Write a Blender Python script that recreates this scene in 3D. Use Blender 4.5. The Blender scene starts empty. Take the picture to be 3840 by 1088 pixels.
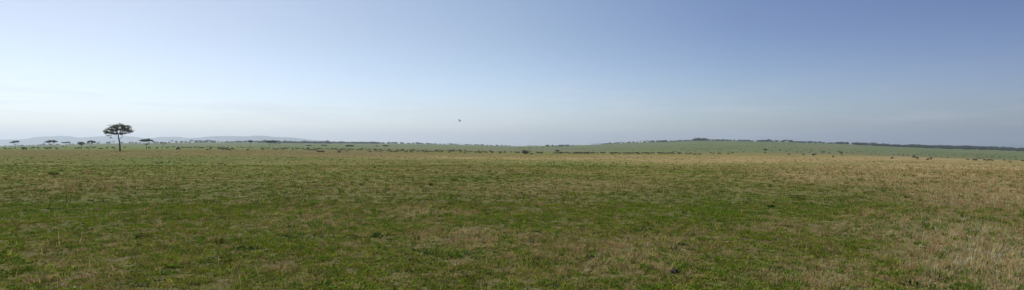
import bpy, math, random
import numpy as np
from mathutils import Vector, Quaternion

rng = np.random.default_rng(11)
random.seed(11)
scene = bpy.context.scene
COL = scene.collection
F = 2288.0            # focal length in photo pixels (photo 3840 wide)
CX, CY, EYE = 1920.0, 544.0, 2.5

# ------------------------------------------------------------------ helpers
def link(o, parent=None):
    COL.objects.link(o)
    if parent is not None:
        o.parent = parent
    return o

def mesh_np(name, V, T, mats, pmat=None, attrs=None, smooth=False):
    """mesh from an (n,3) vertex array and an (m,k) face array"""
    V = np.asarray(V, np.float32); T = np.asarray(T, np.int32)
    k = T.shape[1]
    me = bpy.data.meshes.new(name)
    me.vertices.add(len(V)); me.vertices.foreach_set('co', V.ravel())
    me.loops.add(T.size); me.loops.foreach_set('vertex_index', T.ravel())
    me.polygons.add(len(T))
    me.polygons.foreach_set('loop_start', np.arange(0, T.size, k, dtype=np.int32))
    me.polygons.foreach_set('loop_total', np.full(len(T), k, np.int32))
    for m in mats:
        me.materials.append(m)
    if pmat is not None:
        me.polygons.foreach_set('material_index', np.asarray(pmat, np.int32))
    me.polygons.foreach_set('use_smooth', np.full(len(T), smooth, bool))
    for an, (typ, data) in (attrs or {}).items():
        a = me.attributes.new(an, typ, 'POINT')
        a.data.foreach_set('color' if typ == 'FLOAT_COLOR' else 'value', np.asarray(data, np.float32).ravel())
    me.update(calc_edges=True)
    return me

def tag(o, label=None, cat=None, group=None, kind=None):
    for k, v in (('label', label), ('category', cat), ('group', group), ('kind', kind)):
        if v:
            o[k] = v
    return o

def empty(name, loc):
    o = bpy.data.objects.new(name, None)
    o.location = loc
    return link(o)

def obj(name, me, parent=None, loc=(0, 0, 0), rz=0.0):
    o = bpy.data.objects.new(name, me)
    o.location = loc; o.rotation_euler = (0, 0, rz)
    return link(o, parent)

def hash2(ix, iy, seed):
    n = (ix.astype(np.int64) * 374761393 + iy.astype(np.int64) * 668265263 + seed * 974711) & 0x7fffffff
    n = ((n ^ (n >> 13)) * 1274126177) & 0x7fffffff
    return ((n ^ (n >> 16)) & 0xffff) / 65535.0

def vnoise(x, y, scale, seed=0, octv=3):
    """value noise, 0..1"""
    x = np.asarray(x, np.float64) / scale; y = np.asarray(y, np.float64) / scale
    out = 0; amp = 1.0; tot = 0
    for o in range(octv):
        ix = np.floor(x); iy = np.floor(y)
        fx = x - ix; fy = y - iy
        fx = fx * fx * (3 - 2 * fx); fy = fy * fy * (3 - 2 * fy)
        a = hash2(ix, iy, seed + o); b = hash2(ix + 1, iy, seed + o)
        c = hash2(ix, iy + 1, seed + o); d = hash2(ix + 1, iy + 1, seed + o)
        out = out + amp * ((a * (1 - fx) + b * fx) * (1 - fy) + (c * (1 - fx) + d * fx) * fy)
        tot += amp; amp *= 0.5; x = x * 2.03 + 17.1; y = y * 2.03 + 5.7
    return out / tot

# ------------------------------------------------------------------ terrain
COLS = [
 (0,    [(380,559),(600,556.5),(1000,553),(1600,550),(2600,548)]),
 (240,  [(480,556),(700,553.5),(1200,549),(2600,543)]),
 (480,  [(520,554.6),(800,551),(1300,545),(2700,537)]),
 (720,  [(600,553.6),(800,552),(1300,545),(2700,534.5)]),
 (960,  [(300,563),(420,560),(600,556),(760,553),(1300,545),(2800,535)]),
 (1200, [(200,575),(300,570.5),(400,567),(600,560),(800,556),(1300,547),(2900,537)]),
 (1440, [(124,590),(200,582),(300,576),(420,572),(600,564),(800,558),(1300,551),(3000,538)]),
 (1680, [(124,590),(200,583),(300,578),(420,574),(600,567),(800,562),(1300,556),(3000,541.5)]),
 (1920, [(124,591),(200,585),(300,580),(420,576),(600,571),(800,568),(1300,560),(3000,548)]),
 (2160, [(124,592),(200,587),(280,580),(420,577.5),(600,574.5),(800,572),(1300,564),(2800,545)]),
 (2400, [(124,594),(200,588),(280,581),(420,578),(600,574.5),(800,572),(1300,560),(2600,535)]),
 (2640, [(124,595),(200,588),(280,582),(420,579),(600,575),(800,572.5),(1300,556),(2500,526.8)]),
 (2880, [(124,597),(200,590),(280,584),(420,580),(600,576),(800,573),(1300,556),(2500,530.5)]),
 (3120, [(124,603),(200,596),(280,589),(400,585),(600,581),(800,577),(1300,562),(2500,539)]),
 (3360, [(124,610),(200,603),(280,596),(400,591.5),(600,588),(800,584),(1300,571),(2500,549.5)]),
 (3600, [(124,617),(200,611),(280,604.5),(400,600),(600,595),(800,590),(1300,578),(2500,557)]),
 (3840, [(124,624),(200,618),(280,612),(400,607.5),(600,602),(800,597),(1300,585),(2500,565)]),
]
LG = np.linspace(math.log(0.5), math.log(14000), 420)
YG = np.exp(LG)
PXG = np.array([c[0] for c in COLS], float)
prof = []
RIDGE = []
for px, pts in COLS:
    Ys = [0.0, 45.0] + [p[0] for p in pts]
    Zs = [0.0, 0.0] + [EYE - (p[1] - CY) * p[0] / F for p in pts]
    Yr, Zr = Ys[-1], Zs[-1]
    RIDGE.append(Yr)
    Ys += [Yr + 500, 14000]; Zs += [Zr - 5, Zr - 5 - 0.016 * (13500 - Yr)]
    z = np.interp(YG, Ys, Zs)
    k = np.hanning(11); k /= k.sum()
    zs = np.convolve(np.pad(z, 5, mode='edge'), k, mode='valid')
    w = np.clip((np.abs(YG - Yr) / Yr - 0.03) / 0.1, 0, 1)     # keep the ridge crest where it is
    prof.append(z * (1 - w) + zs * w)
prof = np.array(prof)          # (ncol, nY)
RIDGE = np.array(RIDGE)

def height(X, Y):
    X = np.asarray(X, float); Y = np.asarray(Y, float)
    r = np.hypot(X, Y)
    D = np.maximum(np.where(Y > 0.6 * r, Y, 0.6 * r), 0.6)      # depth; radial outside the picture's cone
    px = np.clip(CX + F * X / np.maximum(Y, 0.45 * r + 1e-3), -400, 4240)
    px = np.where(Y <= 0, np.where(X < 0, -400, 4240), px)
    u = np.clip((px - PXG[0]) / 240.0, 0, len(PXG) - 1.0001)
    v = np.clip((np.log(D) - LG[0]) / (LG[1] - LG[0]), 0, len(LG) - 1.0001)
    iu = u.astype(int); iv = v.astype(int); fu = u - iu; fv = v - iv
    fu = fu * fu * (3 - 2 * fu) * 0.5 + fu * 0.5
    a = prof[iu, iv] * (1 - fv) + prof[iu, iv + 1] * fv
    b = prof[iu + 1, iv] * (1 - fv) + prof[iu + 1, iv + 1] * fv
    z = a * (1 - fu) + b * fu
    near = np.clip((r - 4) / 30, 0, 1)
    z = z + near * (vnoise(X, Y, 14, 3, 3) - 0.5) * 0.22 * np.clip(r / 60, 0.25, 1.0)
    z = z + np.clip((r - 4) / 10, 0, 1) * np.clip((90 - r) / 50, 0, 1) * (vnoise(X, Y, 1.5, 13, 2) - .5) * .19
    far = np.clip((r - 900) / 600, 0, 1)
    z = z + far * (vnoise(X, Y, 260, 9, 3) - 0.5) * 3.0
    return z

def project(X, Y, Z):
    return CX + F * X / Y, CY - F * (Z - EYE) / Y

_YS = np.exp(np.linspace(math.log(8), math.log(3200), 1500))
def solve(px, y, ymin=8, ymax=3200):
    """ground point seen at photo pixel (px, y): nearest depth in the range where the terrain meets that line of sight"""
    Ys = _YS[(_YS >= ymin) & (_YS <= ymax)]
    X = (px - CX) / F * Ys
    Z = height(X, Ys)
    yy = CY - F * (Z - EYE) / Ys
    below = np.nonzero(yy <= y)[0]
    i = below[0] if len(below) else int(np.argmin(np.abs(yy - y)))
    return float(X[i]), float(Ys[i]), float(Z[i])

def at_depth(px, Y):
    X = (px - CX) / F * Y
    return float(X), float(Y), float(height(np.array([X]), np.array([Y]))[0])

# ------------------------------------------------------------------ ground cover colours (albedo)
G_MID = np.array((0.128, 0.155, 0.010)); G_LUSH = np.array((0.088, 0.180, 0.014))
STRAW = np.array((0.425, 0.308, 0.142)); BROWN = np.array((0.140, 0.088, 0.018))
SLOPE = np.array((0.096, 0.138, 0.034)); TAN = np.array((0.175, 0.150, 0.080))
# patches of the plain: (px, y, half width, half height, amount)
Z_STRAW = [(3000,598,1000,15,1.0),(3500,640,640,52,1.0),(3840,700,380,80,.9),(3300,690,340,30,.7),(2300,592,700,9,.85),
           (1750,590,420,9,.65),(3600,910,330,100,.9),(3750,1010,320,110,.9),(3200,870,240,40,.45),(2650,602,500,13,.75),(3100,655,330,34,.65),
           (1560,790,170,22,.45),(1750,880,260,50,.35),(1150,830,160,40,.3),(2900,830,150,30,.25),(1950,720,200,25,.3),
           (3050,1030,250,60,.5),(2450,980,300,70,.25),(300,1010,200,60,.15),(1300,800,300,60,.2),(2100,700,260,20,.3)]
Z_BROWN = [(200,572,900,9,.95),(900,571,800,9,1.0),(1300,581,600,10,.9),(350,585,500,9,.7),(250,602,400,9,.45),(300,700,500,40,.3),
           (800,602,400,9,.4),(1750,640,500,30,.3),(1500,610,500,12,.5)]
Z_LUSH = [(150,557,900,5.5,.8),(650,598,450,10,.55),(700,610,500,10,.35),(330,594,200,6,.45),(1100,590,260,8,.4),(150,785,260,40,.4),(60,710,150,20,.3),
          (2000,612,330,9,.55),(2350,622,420,10,.35),(3150,617,200,7,.7),(3500,634,180,7,.6),(3780,655,160,8,.5),(2900,745,420,60,.4),
          (3300,745,330,40,.4),(2700,770,500,50,.3),(1850,665,260,22,.3),(1700,950,260,60,.3),(2900,1000,100,30,.2),(1150,890,180,20,.3)]
# patches of the far slope
Z_TAN = [(3100,577,420,8,.9),(3450,589,300,6,.7),(3620,570,120,4.5,.8),(2500,573,700,3.5,1.0),(2900,577,500,4,1.0),(2600,560,120,5,.35),(2950,548,200,5,.4),(3120,558,140,5,.45),(2100,562,160,6,.6),
         (1750,563,320,6,.55),(3770,600,200,5,.7),(2300,548,200,7,.3),(2680,543,160,9,.35),(1500,558,300,5,.35)]

def blobs(px, y, zs):
    w = np.zeros_like(px)
    for (cx, cy, rx, ry, a) in zs:
        w = np.maximum(w, a * np.exp(-((px - cx) / rx) ** 2 - ((y - cy) / ry) ** 2))
    return w

def albedo(X, Y, Z):
    """base colour of whatever grows at a ground point: grass patches lie where they lie, whoever looks"""
    r = np.hypot(X, Y)
    Yc = np.maximum(Y, 0.5 * r + 0.1)
    px, y = project(X, Yc, Z)
    px = np.clip(px, -500, 4340)
    n1 = vnoise(X, Y, 9, 21, 3); n2 = vnoise(X, Y, 3.1, 31, 3); n3 = vnoise(X, Y, 60, 41, 3)
    j = (n3 - .5) * 60 * np.clip((y - 560) / 300, 0.03, 1)
    ws = blobs(px + (n1 - .5) * 160, y + j, Z_STRAW); wb = blobs(px + (n1 - .5) * 160, y + j, Z_BROWN); wl = blobs(px, y + j, Z_LUSH)
    base_s = 0.03 + 0.10 * np.clip((px - 900) / 2500, 0, 1)
    ws = np.clip(ws * (0.55 + 0.9 * n2) + base_s + (n1 - .5) * .34 + (n2 - .5) * .18 + (n3 - .5) * .30 - .03, 0, 1)
    wl = np.clip(wl * (0.4 + 1.2 * n1) + (0.5 - n1) * .5, 0, 1) * (1 - 0.8 * ws)
    wb = np.clip(wb * (0.5 + n1) + (n2 - .55) * .35, 0, 1)[:, None]
    ws = ws[:, None]; wl = wl[:, None]
    c = G_MID * (1 - wl) + G_LUSH * wl
    c = c * (1 - wb) + BROWN * wb
    c = c * (1 - ws) + STRAW * ws
    # far slope
    f = np.clip((r - 620) / 260, 0, 1)[:, None]
    nf = vnoise(X, Y, 140, 51, 4)
    wt = np.clip(blobs(px, y, Z_TAN) * (0.5 + nf) + (nf - .55) * 1.6, 0, 1)[:, None]
    s = (SLOPE * (0.70 + 0.75 * vnoise(X, Y, 60, 61, 4)[:, None])) * (1 - wt) + TAN * wt
    return c * (1 - f) + s * f

# ------------------------------------------------------------------ materials
def mat(name):
    m = bpy.data.materials.new(name); m.use_nodes = True
    nt = m.node_tree
    return m, nt, nt.nodes['Principled BSDF']

def N(nt, typ, **kw):
    n = nt.nodes.new(typ)
    for k, v in kw.items():
        setattr(n, k, v)
    return n

def leaf_material(name, a, b, rough=0.7, trans=0.12):
    """leaf colour varying from leaf to leaf (attribute 'tint' 0..1)"""
    m, nt, p = mat(name)
    at = N(nt, 'ShaderNodeAttribute', attribute_name='tint')
    mx = N(nt, 'ShaderNodeMix', data_type='RGBA')
    nt.links.new(at.outputs['Fac'], mx.inputs[0])
    mx.inputs[6].default_value = (*a, 1); mx.inputs[7].default_value = (*b, 1)
    nt.links.new(mx.outputs[2], p.inputs['Base Color'])
    p.inputs['Roughness'].default_value = rough
    p.inputs['Specular IOR Level'].default_value = 0.15
    tr = N(nt, 'ShaderNodeBsdfTranslucent'); nt.links.new(mx.outputs[2], tr.inputs['Color'])
    ms = N(nt, 'ShaderNodeMixShader'); ms.inputs[0].default_value = trans
    out = nt.nodes['Material Output']
    nt.links.new(p.outputs[0], ms.inputs[1]); nt.links.new(tr.outputs[0], ms.inputs[2]); nt.links.new(ms.outputs[0], out.inputs['Surface'])
    return m

def rough_material(name, a, b, scale=8.0, bump=0.3, random_tone=0.0):
    m, nt, p = mat(name)
    tc = N(nt, 'ShaderNodeTexCoord'); nz = N(nt, 'ShaderNodeTexNoise')
    nz.inputs['Scale'].default_value = scale; nz.inputs['Detail'].default_value = 5
    nt.links.new(tc.outputs['Object'], nz.inputs['Vector'])
    mx = N(nt, 'ShaderNodeMix', data_type='RGBA')
    mx.inputs[6].default_value = (*a, 1); mx.inputs[7].default_value = (*b, 1)
    nt.links.new(nz.outputs['Fac'], mx.inputs[0])
    col = mx.outputs[2]
    if random_tone:
        oi = N(nt, 'ShaderNodeObjectInfo'); mr = N(nt, 'ShaderNodeMapRange')
        mr.inputs['To Min'].default_value = 1 - random_tone; mr.inputs['To Max'].default_value = 1 + random_tone
        nt.links.new(oi.outputs['Random'], mr.inputs['Value'])
        hs = N(nt, 'ShaderNodeHueSaturation'); nt.links.new(mr.outputs[0], hs.inputs['Value']); nt.links.new(col, hs.inputs['Color'])
        col = hs.outputs[0]
    nt.links.new(col, p.inputs['Base Color'])
    p.inputs['Roughness'].default_value = 0.85; p.inputs['Specular IOR Level'].default_value = 0.2
    bp = N(nt, 'ShaderNodeBump'); bp.inputs['Strength'].default_value = bump; bp.inputs['Distance'].default_value = 0.05
    nt.links.new(nz.outputs['Fac'], bp.inputs['Height']); nt.links.new(bp.outputs[0], p.inputs['Normal'])
    return m

M_LEAF = leaf_material('acacia_leaf', (0.048, 0.072, 0.026), (0.115, 0.150, 0.055), trans=.4)
M_FARLEAF = leaf_material('woodland_leaf', (0.046, 0.068, 0.030), (0.105, 0.135, 0.058), trans=.25)
M_BUSH = leaf_material('bush_leaf', (0.022, 0.044, 0.014), (0.066, 0.110, 0.028), trans=.2)
M_HERB = leaf_material('herb_leaf', (0.060, 0.110, 0.020), (0.130, 0.215, 0.035), trans=.4)
M_DRYBUSH = leaf_material('dry_bush_leaf', (0.060, 0.040, 0.028), (0.110, 0.075, 0.045))
M_OLIVE = leaf_material('olive_leaf', (0.110, 0.110, 0.018), (0.200, 0.180, 0.040), trans=.4)
M_BARK = rough_material('bark', (0.030, 0.024, 0.019), (0.085, 0.068, 0.052), 3.0, 0.6)
M_HIDE = rough_material('dark_hide', (0.034, 0.030, 0.026), (0.090, 0.078, 0.066), 2.5, 0.1, 0.5)
M_DUNG = rough_material('dung', (0.040, 0.032, 0.024), (0.105, 0.084, 0.062), 18, 0.6)
M_STONE = rough_material('pink_stone', (0.34, 0.21, 0.15), (0.50, 0.36, 0.27), 20, 0.4)
M_PALE = rough_material('pale_stone', (0.55, 0.55, 0.52), (0.75, 0.75, 0.72), 20, 0.3)
M_FEATHER = rough_material('grey_feather', (0.035, 0.035, 0.04), (0.09, 0.09, 0.10), 8, 0.2)

def ground_material():
    m, nt, p = mat('savanna_ground')
    at = N(nt, 'ShaderNodeAttribute', attribute_name='cover')
    tc = N(nt, 'ShaderNodeTexCoord')
    def noise(scale, detail=4, rough=0.6):
        n = N(nt, 'ShaderNodeTexNoise'); n.inputs['Scale'].default_value = scale
        n.inputs['Detail'].default_value = detail; n.inputs['Roughness'].default_value = rough
        nt.links.new(tc.outputs['Object'], n.inputs['Vector']); return n.outputs['Fac']
    def ramp(src, lo, hi, a, b):
        r = N(nt, 'ShaderNodeMapRange'); r.clamp = True
        for k, v in zip(('From Min', 'From Max', 'To Min', 'To Max'), (lo, hi, a, b)):
            r.inputs[k].default_value = v
        nt.links.new(src, r.inputs['Value']); return r.outputs[0]
    def mixc(fac, a, b, blend='MIX'):
        x = N(nt, 'ShaderNodeMix', data_type='RGBA', blend_type=blend)
        for s, i in ((fac, 0), (a, 6), (b, 7)):
            if isinstance(s, (int, float)): x.inputs[i].default_value = s
            elif isinstance(s, tuple): x.inputs[i].default_value = (*s, 1)
            else: nt.links.new(s, x.inputs[i])
        return x.outputs[2]
    c = at.outputs['Color']
    c = mixc(ramp(noise(11, 3, .6), .50, .62, 0, .45), c, (0.190, 0.150, 0.060))      # dead straw litter
    c = mixc(ramp(noise(7, 3, .6), .48, .60, 0, .60), c, (0.055, 0.080, 0.018))     # darker herbs
    c = mixc(ramp(noise(1.3, 5, .65), .54, .72, 0, .35), c, (0.060, 0.085, 0.020))    # darker patches of herbs
    c = mixc(ramp(noise(2.6, 4, .7), .52, .64, 0, .40), c, (0.140, 0.105, 0.058))    # bare soil
    nt.links.new(c, p.inputs['Base Color'])
    p.inputs['Roughness'].default_value = 0.95; p.inputs['Specular IOR Level'].default_value = 0.08
    bp = N(nt, 'ShaderNodeBump'); bp.inputs['Strength'].default_value = 0.7; bp.inputs['Distance'].default_value = 0.06
    nt.links.new(noise(14, 5, .75), bp.inputs['Height']); nt.links.new(bp.outputs[0], p.inputs['Normal'])
    return m

def grass_material():
    m, nt, p = mat('grass_blade')
    at = N(nt, 'ShaderNodeAttribute', attribute_name='cover')
    nt.links.new(at.outputs['Color'], p.inputs['Base Color'])
    p.inputs['Roughness'].default_value = 0.8; p.inputs['Specular IOR Level'].default_value = 0.06
    tr = N(nt, 'ShaderNodeBsdfTranslucent'); nt.links.new(at.outputs['Color'], tr.inputs['Color'])
    ms = N(nt, 'ShaderNodeMixShader'); ms.inputs[0].default_value = 0.33
    nt.links.new(p.outputs[0], ms.inputs[1]); nt.links.new(tr.outputs[0], ms.inputs[2])
    nt.links.new(ms.outputs[0], nt.nodes['Material Output'].inputs['Surface'])
    return m

# ------------------------------------------------------------------ ground sheet
def build_ground():
    a1 = np.radians(np.arange(-46, 46.01, 0.22)); a2 = np.radians(np.arange(48, 313, 3.0))
    ang = np.concatenate([a1, a2])                       # measured from +Y towards +X
    rad = np.concatenate([[0.8], np.exp(np.linspace(math.log(1.5), math.log(10000), 520))])
    A, R = np.meshgrid(ang, rad, indexing='ij')
    X = (R * np.sin(A)).ravel(); Y = (R * np.cos(A)).ravel()
    Z = height(X, Y)
    V = np.stack([X, Y, Z], 1)
    na, nr = len(ang), len(rad)
    idx = np.arange(na * nr).reshape(na, nr)
    nx = np.roll(idx, -1, 0)
    q = np.stack([idx[:, :-1], idx[:, 1:], nx[:, 1:], nx[:, :-1]], -1).reshape(-1, 4)
    q = q[:, ::-1]
    # centre fan closes the disc
    V = np.vstack([V, [0, 0, float(height(np.array([0.]), np.array([0.01]))[0])]])
    c = len(V) - 1
    cover = albedo(X, Y, Z)
    soil = np.array((.125, .098, .050))[None] * (.75 + .5 * vnoise(X, Y, .8, 111, 3)[:, None])      # thin soil and litter between the tufts nearby
    k = np.clip((60 - np.hypot(X, Y)) / 50, 0, .7)[:, None]
    C = np.concatenate([cover * (1 - k) + soil * k, [[.1, .1, .03]]]); C = np.concatenate([C, np.ones((len(C), 1))], 1)
    fan = np.stack([idx[:, 0], nx[:, 0], np.full(na, c), np.full(na, c)], 1)
    tri = np.vstack([q[:, [0, 1, 2]], q[:, [0, 2, 3]], fan[:, [1, 0, 2]]])
    me = mesh_np('ground', V, tri, [ground_material()], attrs={'cover': ('FLOAT_COLOR', C)}, smooth=True)
    tag(obj('ground', me), kind='structure')
build_ground()

# ------------------------------------------------------------------ grass (nobody could count it)
def blade_mesh(name, P, H, W, lean, az, C, mat_):
    """one bent blade per row: two base corners, two middle corners and a tip"""
    n = len(P)
    d = np.stack([np.cos(az), np.sin(az), np.zeros(n)], 1)
    fa = rng.uniform(0, 2 * np.pi, n)
    s = np.stack([np.cos(fa), np.sin(fa), np.zeros(n)], 1) * (W / 2)[:, None]
    up = np.array([0, 0, 1.0])
    mid = P + d * (lean * H * 0.35)[:, None] + up * (H * 0.55 * np.cos(lean * .4))[:, None]
    tip = P + d * (lean * H)[:, None] + up * (H * np.clip(np.cos(lean), .15, 1))[:, None]
    V = np.stack([P - s, P + s, mid + s * .8, mid - s * .8, tip], 1).reshape(-1, 3)
    b = (np.arange(n) * 5)[:, None]
    T = np.concatenate([b + [0, 1, 2], b + [0, 2, 3], b + [3, 2, 4]])
    CC = np.repeat(np.concatenate([C, np.ones((n, 1))], 1), 5, 0)
    return mesh_np(name, V, T, [mat_], attrs={'cover': ('FLOAT_COLOR', CC)})

def scatter(n, y0, y1, power, margin=0.90, side=8.0):
    """points in the cone in front of the camera with density falling off as 1/Y**power"""
    u = rng.uniform(0, 1, n)
    k = 2 - power
    Y = (y0 ** k + u * (y1 ** k - y0 ** k)) ** (1 / k) if abs(k) > 1e-6 else y0 * (y1 / y0) ** u
    X = rng.uniform(-1, 1, n) * (margin * Y + side)      # wide enough for a step to the side
    return X, Y

def build_grass():
    gm = grass_material()
    P_, H_, W_, L_, A_, C_ = [], [], [], [], [], []
    for (nt_, y0, y1, pw, nb, hmul, wmul) in ((150000, 5.5, 26, 1.0, 9, 1.0, 1.0), (90000, 24, 75, 1.45, 6, 1.15, 1.8), (56000, 70, 330, 1.55, 4, 1.3, 3.2)):
        X, Y = scatter(nt_, y0, y1, pw)
        cov = .75 * vnoise(X, Y, .26 * (1 + Y / 60), 71, 2) + .25 * vnoise(X, Y, 1.5, 72, 2)
        keep = rng.uniform(0, 1, nt_) < np.clip((cov - .28) * 5, .35, 1)
        X, Y, cov = X[keep], Y[keep], cov[keep]; n = len(X)
        base = albedo(X, Y, height(X, Y))
        dry = np.clip((base[:, 0] / base[:, 1] - .88) / .42, 0, 1)          # straw share of this tuft
        up = rng.uniform(0, 1, n) < (.10 + .5 * dry * vnoise(X, Y, 3.0, 73, 2))                    # upright tufts among the trampled mat
        tall = (.6 + 1.1 * np.clip(cov - .38, 0, .5)) * rng.lognormal(0, .32, n) * np.where(up, 1.3 + .7 * dry, 1.0)
        tone = rng.lognormal(0, .30, n)
        kindn = .7 * vnoise(X, Y, .2 * (1 + Y / 50), 74, 2) + .3 * vnoise(X, Y, 5, 75, 2) + rng.normal(0, .14, n)
        straw_t = kindn > .73 + .09 * np.clip((Y - 18) / 20, 0, 1) - .44 * dry
        herb_t = kindn < .37
        k = nb
        rep = lambda a: np.repeat(a, k, 0)
        sp = rng.uniform(.03, .10, n) * (1 + .5 * (wmul - 1))
        ph = rng.uniform(0, 2 * np.pi, n * k); rr = np.sqrt(rng.uniform(0, 1, n * k)) * rep(sp)
        x = rep(X) + rr * np.cos(ph); y = rep(Y) + rr * np.sin(ph)
        z = height(x, y) - .004
        h = rep(tall) * rng.uniform(.045, .105, n * k) * hmul * np.where(rep(herb_t), .8, 1)
        w = rng.uniform(.010, .020, n * k) * wmul * np.where(rep(herb_t), 1.9, 1) * np.where(rep(straw_t | up), .7, 1)
        lean = np.where(rep(up), rng.uniform(.1, .9, n * k), rng.uniform(.6, 1.5, n * k))
        az = ph + rng.normal(0, .6, n * k)
        c = rep(base) * rep(tone)[:, None] * rng.uniform(.8, 1.2, (n * k, 1))
        sb = rep(straw_t) | (rng.uniform(0, 1, n * k) < .06)
        c = np.where(sb[:, None], (STRAW * .56 * (1 - rep(dry))[:, None] + STRAW * rep(dry)[:, None]) * rep(tone)[:, None] * rng.uniform(.6, 1.4, (n * k, 1)), c)
        hue = rep(rng.uniform(0, 1, n) ** 1.4)[:, None]
        c = np.where(rep(herb_t)[:, None], (np.array((.068, .108, .012)) * (1 - hue) + np.array((.125, .200, .018)) * hue) * rng.uniform(.7, 1.4, (n * k, 1)), c)
        c = np.minimum(c * (1.42 if y1 < 30 else 1.24), .55)
        P_.append(np.stack([x, y, z], 1)); H_.append(h); W_.append(w); L_.append(lean); A_.append(az); C_.append(c)
    # tall dry stems
    X, Y = scatter(80000, 7, 80, 1.3)
    base = albedo(X, Y, height(X, Y)); dry = np.clip((base[:, 0] / base[:, 1] - .95) / .4, 0, 1)
    k = rng.uniform(0, 1, len(X)) < .06 + .8 * dry ** 1.5 * vnoise(X, Y, 2.2, 91, 2)
    X, Y = X[k], Y[k]; n = len(X)
    P_.append(np.stack([X, Y, height(X, Y) - .01], 1)); H_.append(rng.uniform(.12, .42, n)); W_.append(rng.uniform(.005, .011, n) * np.clip(Y / 20, 1, 3))
    L_.append(rng.uniform(.05, .8, n)); A_.append(rng.uniform(0, 6.28, n)); C_.append(np.minimum(STRAW * rng.uniform(.9, 1.8, (n, 1)), .7))
    # tussocks standing above the trampled mat, straw coloured or green
    X, Y = scatter(1500, 8, 90, 1.5); n = len(X); k = 46
    b = albedo(X, Y, height(X, Y)); dry = np.clip((b[:, 0] / b[:, 1] - .85) / .45, 0, 1)
    keep = rng.uniform(0, 1, n) < .35 + .6 * dry
    X, Y, dry = X[keep], Y[keep], dry[keep]; n = len(X)
    rep = lambda a: np.repeat(a, k, 0)
    rad = rng.uniform(.06, .22, n); ph = rng.uniform(0, 6.283, n * k); rr = np.sqrt(rng.uniform(0, 1, n * k)) * rep(rad)
    x = rep(X) + rr * np.cos(ph); y = rep(Y) + rr * np.sin(ph)
    P_.append(np.stack([x, y, height(x, y) - .01], 1))
    H_.append(rep(rng.uniform(.10, .24, n)) * rng.uniform(.5, 1.2, n * k)); W_.append(rng.uniform(.007, .013, n * k) * np.clip(rep(Y) / 22, 1, 3))
    L_.append(rng.uniform(.1, 1.1, n * k)); A_.append(ph + rng.normal(0, .4, n * k))
    st = rep(rng.uniform(0, 1, n) < .45 + .5 * dry)[:, None]
    C_.append(np.where(st, STRAW * (.75 + .4 * rep(rng.uniform(0, 1, n))[:, None]), np.array((.125, .150, .018)) * rep(rng.uniform(.6, 1.3, n))[:, None]) * rng.uniform(.75, 1.3, (n * k, 1)))
    me = blade_mesh('grass', *map(np.concatenate, (P_, H_, W_, L_, A_, C_)), gm)
    tag(obj('grass', me), 'short green and straw grass covering the near plain', 'grass', kind='stuff')

    # broad leaved weeds, darker than the grass
    n = 15000
    X, Y = scatter(n, 8, 300, 1.45)
    keep = vnoise(X, Y, 6, 101, 3) + rng.normal(0, .16, n) > .5
    X, Y = X[keep], Y[keep]; b = albedo(X, Y, height(X, Y))
    keep = rng.uniform(0, 1, len(X)) > np.clip((b[:, 0] / b[:, 1] - .85) / .35, 0, .9)
    X, Y = X[keep], Y[keep]
    for (px, py, sx, sy, m) in ((1660, 960, 110, 24, 60), (1150, 892, 90, 16, 40), (2900, 1005, 60, 14, 22), (1390, 890, 60, 22, 26), (2560, 925, 60, 16, 22), (930, 950, 50, 14, 18), (3010, 770, 90, 10, 30),
                                (2000, 905, 60, 22, 30), (1980, 650, 120, 7, 40), (1800, 672, 120, 6, 40), (60, 712, 60, 10, 24), (220, 780, 150, 22, 50), (700, 612, 120, 5, 30), (2450, 870, 60, 20, 18), (2230, 975, 50, 20, 16)):
        q = rng.normal(0, 1, (m, 2)) * (sx * .6, sy * .6) + (px, py)            # denser beds of broad leaved weeds
        D = EYE * F / np.maximum(q[:, 1] - CY, 40)
        X = np.r_[X, (q[:, 0] - CX) / F * D]; Y = np.r_[Y, D]
    n = len(X)
    k = 16
    size = np.minimum(rng.lognormal(-2.95, .40, n), .11) * (1 + np.clip(Y / 160, 0, .8))
    rep = lambda a: np.repeat(a, k, 0)
    ph = rng.uniform(0, 6.283, n * k); rr = np.sqrt(rng.uniform(0, 1, n * k)) * rep(size)
    x = rep(X) + rr * np.cos(ph) * 1.3; y = rep(Y) + rr * np.sin(ph)
    P = np.stack([x, y, height(x, y) - .01], 1)
    H = rep(size) * rng.uniform(.4, 1.1, n * k); W = rep(size) * rng.uniform(.25, .5, n * k)
    tone = rep(rng.uniform(.9, 2.2, n))[:, None]
    C = np.array((.034, .066, .018)) * tone * rng.uniform(.75, 1.3, (n * k, 1))
    me = blade_mesh('weeds', P, H, W, rng.uniform(.2, 1.3, n * k), ph, C, gm)
    tag(obj('weeds', me), 'dark green broad leaved weeds among the grass', 'weeds', kind='stuff')
build_grass()

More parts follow.
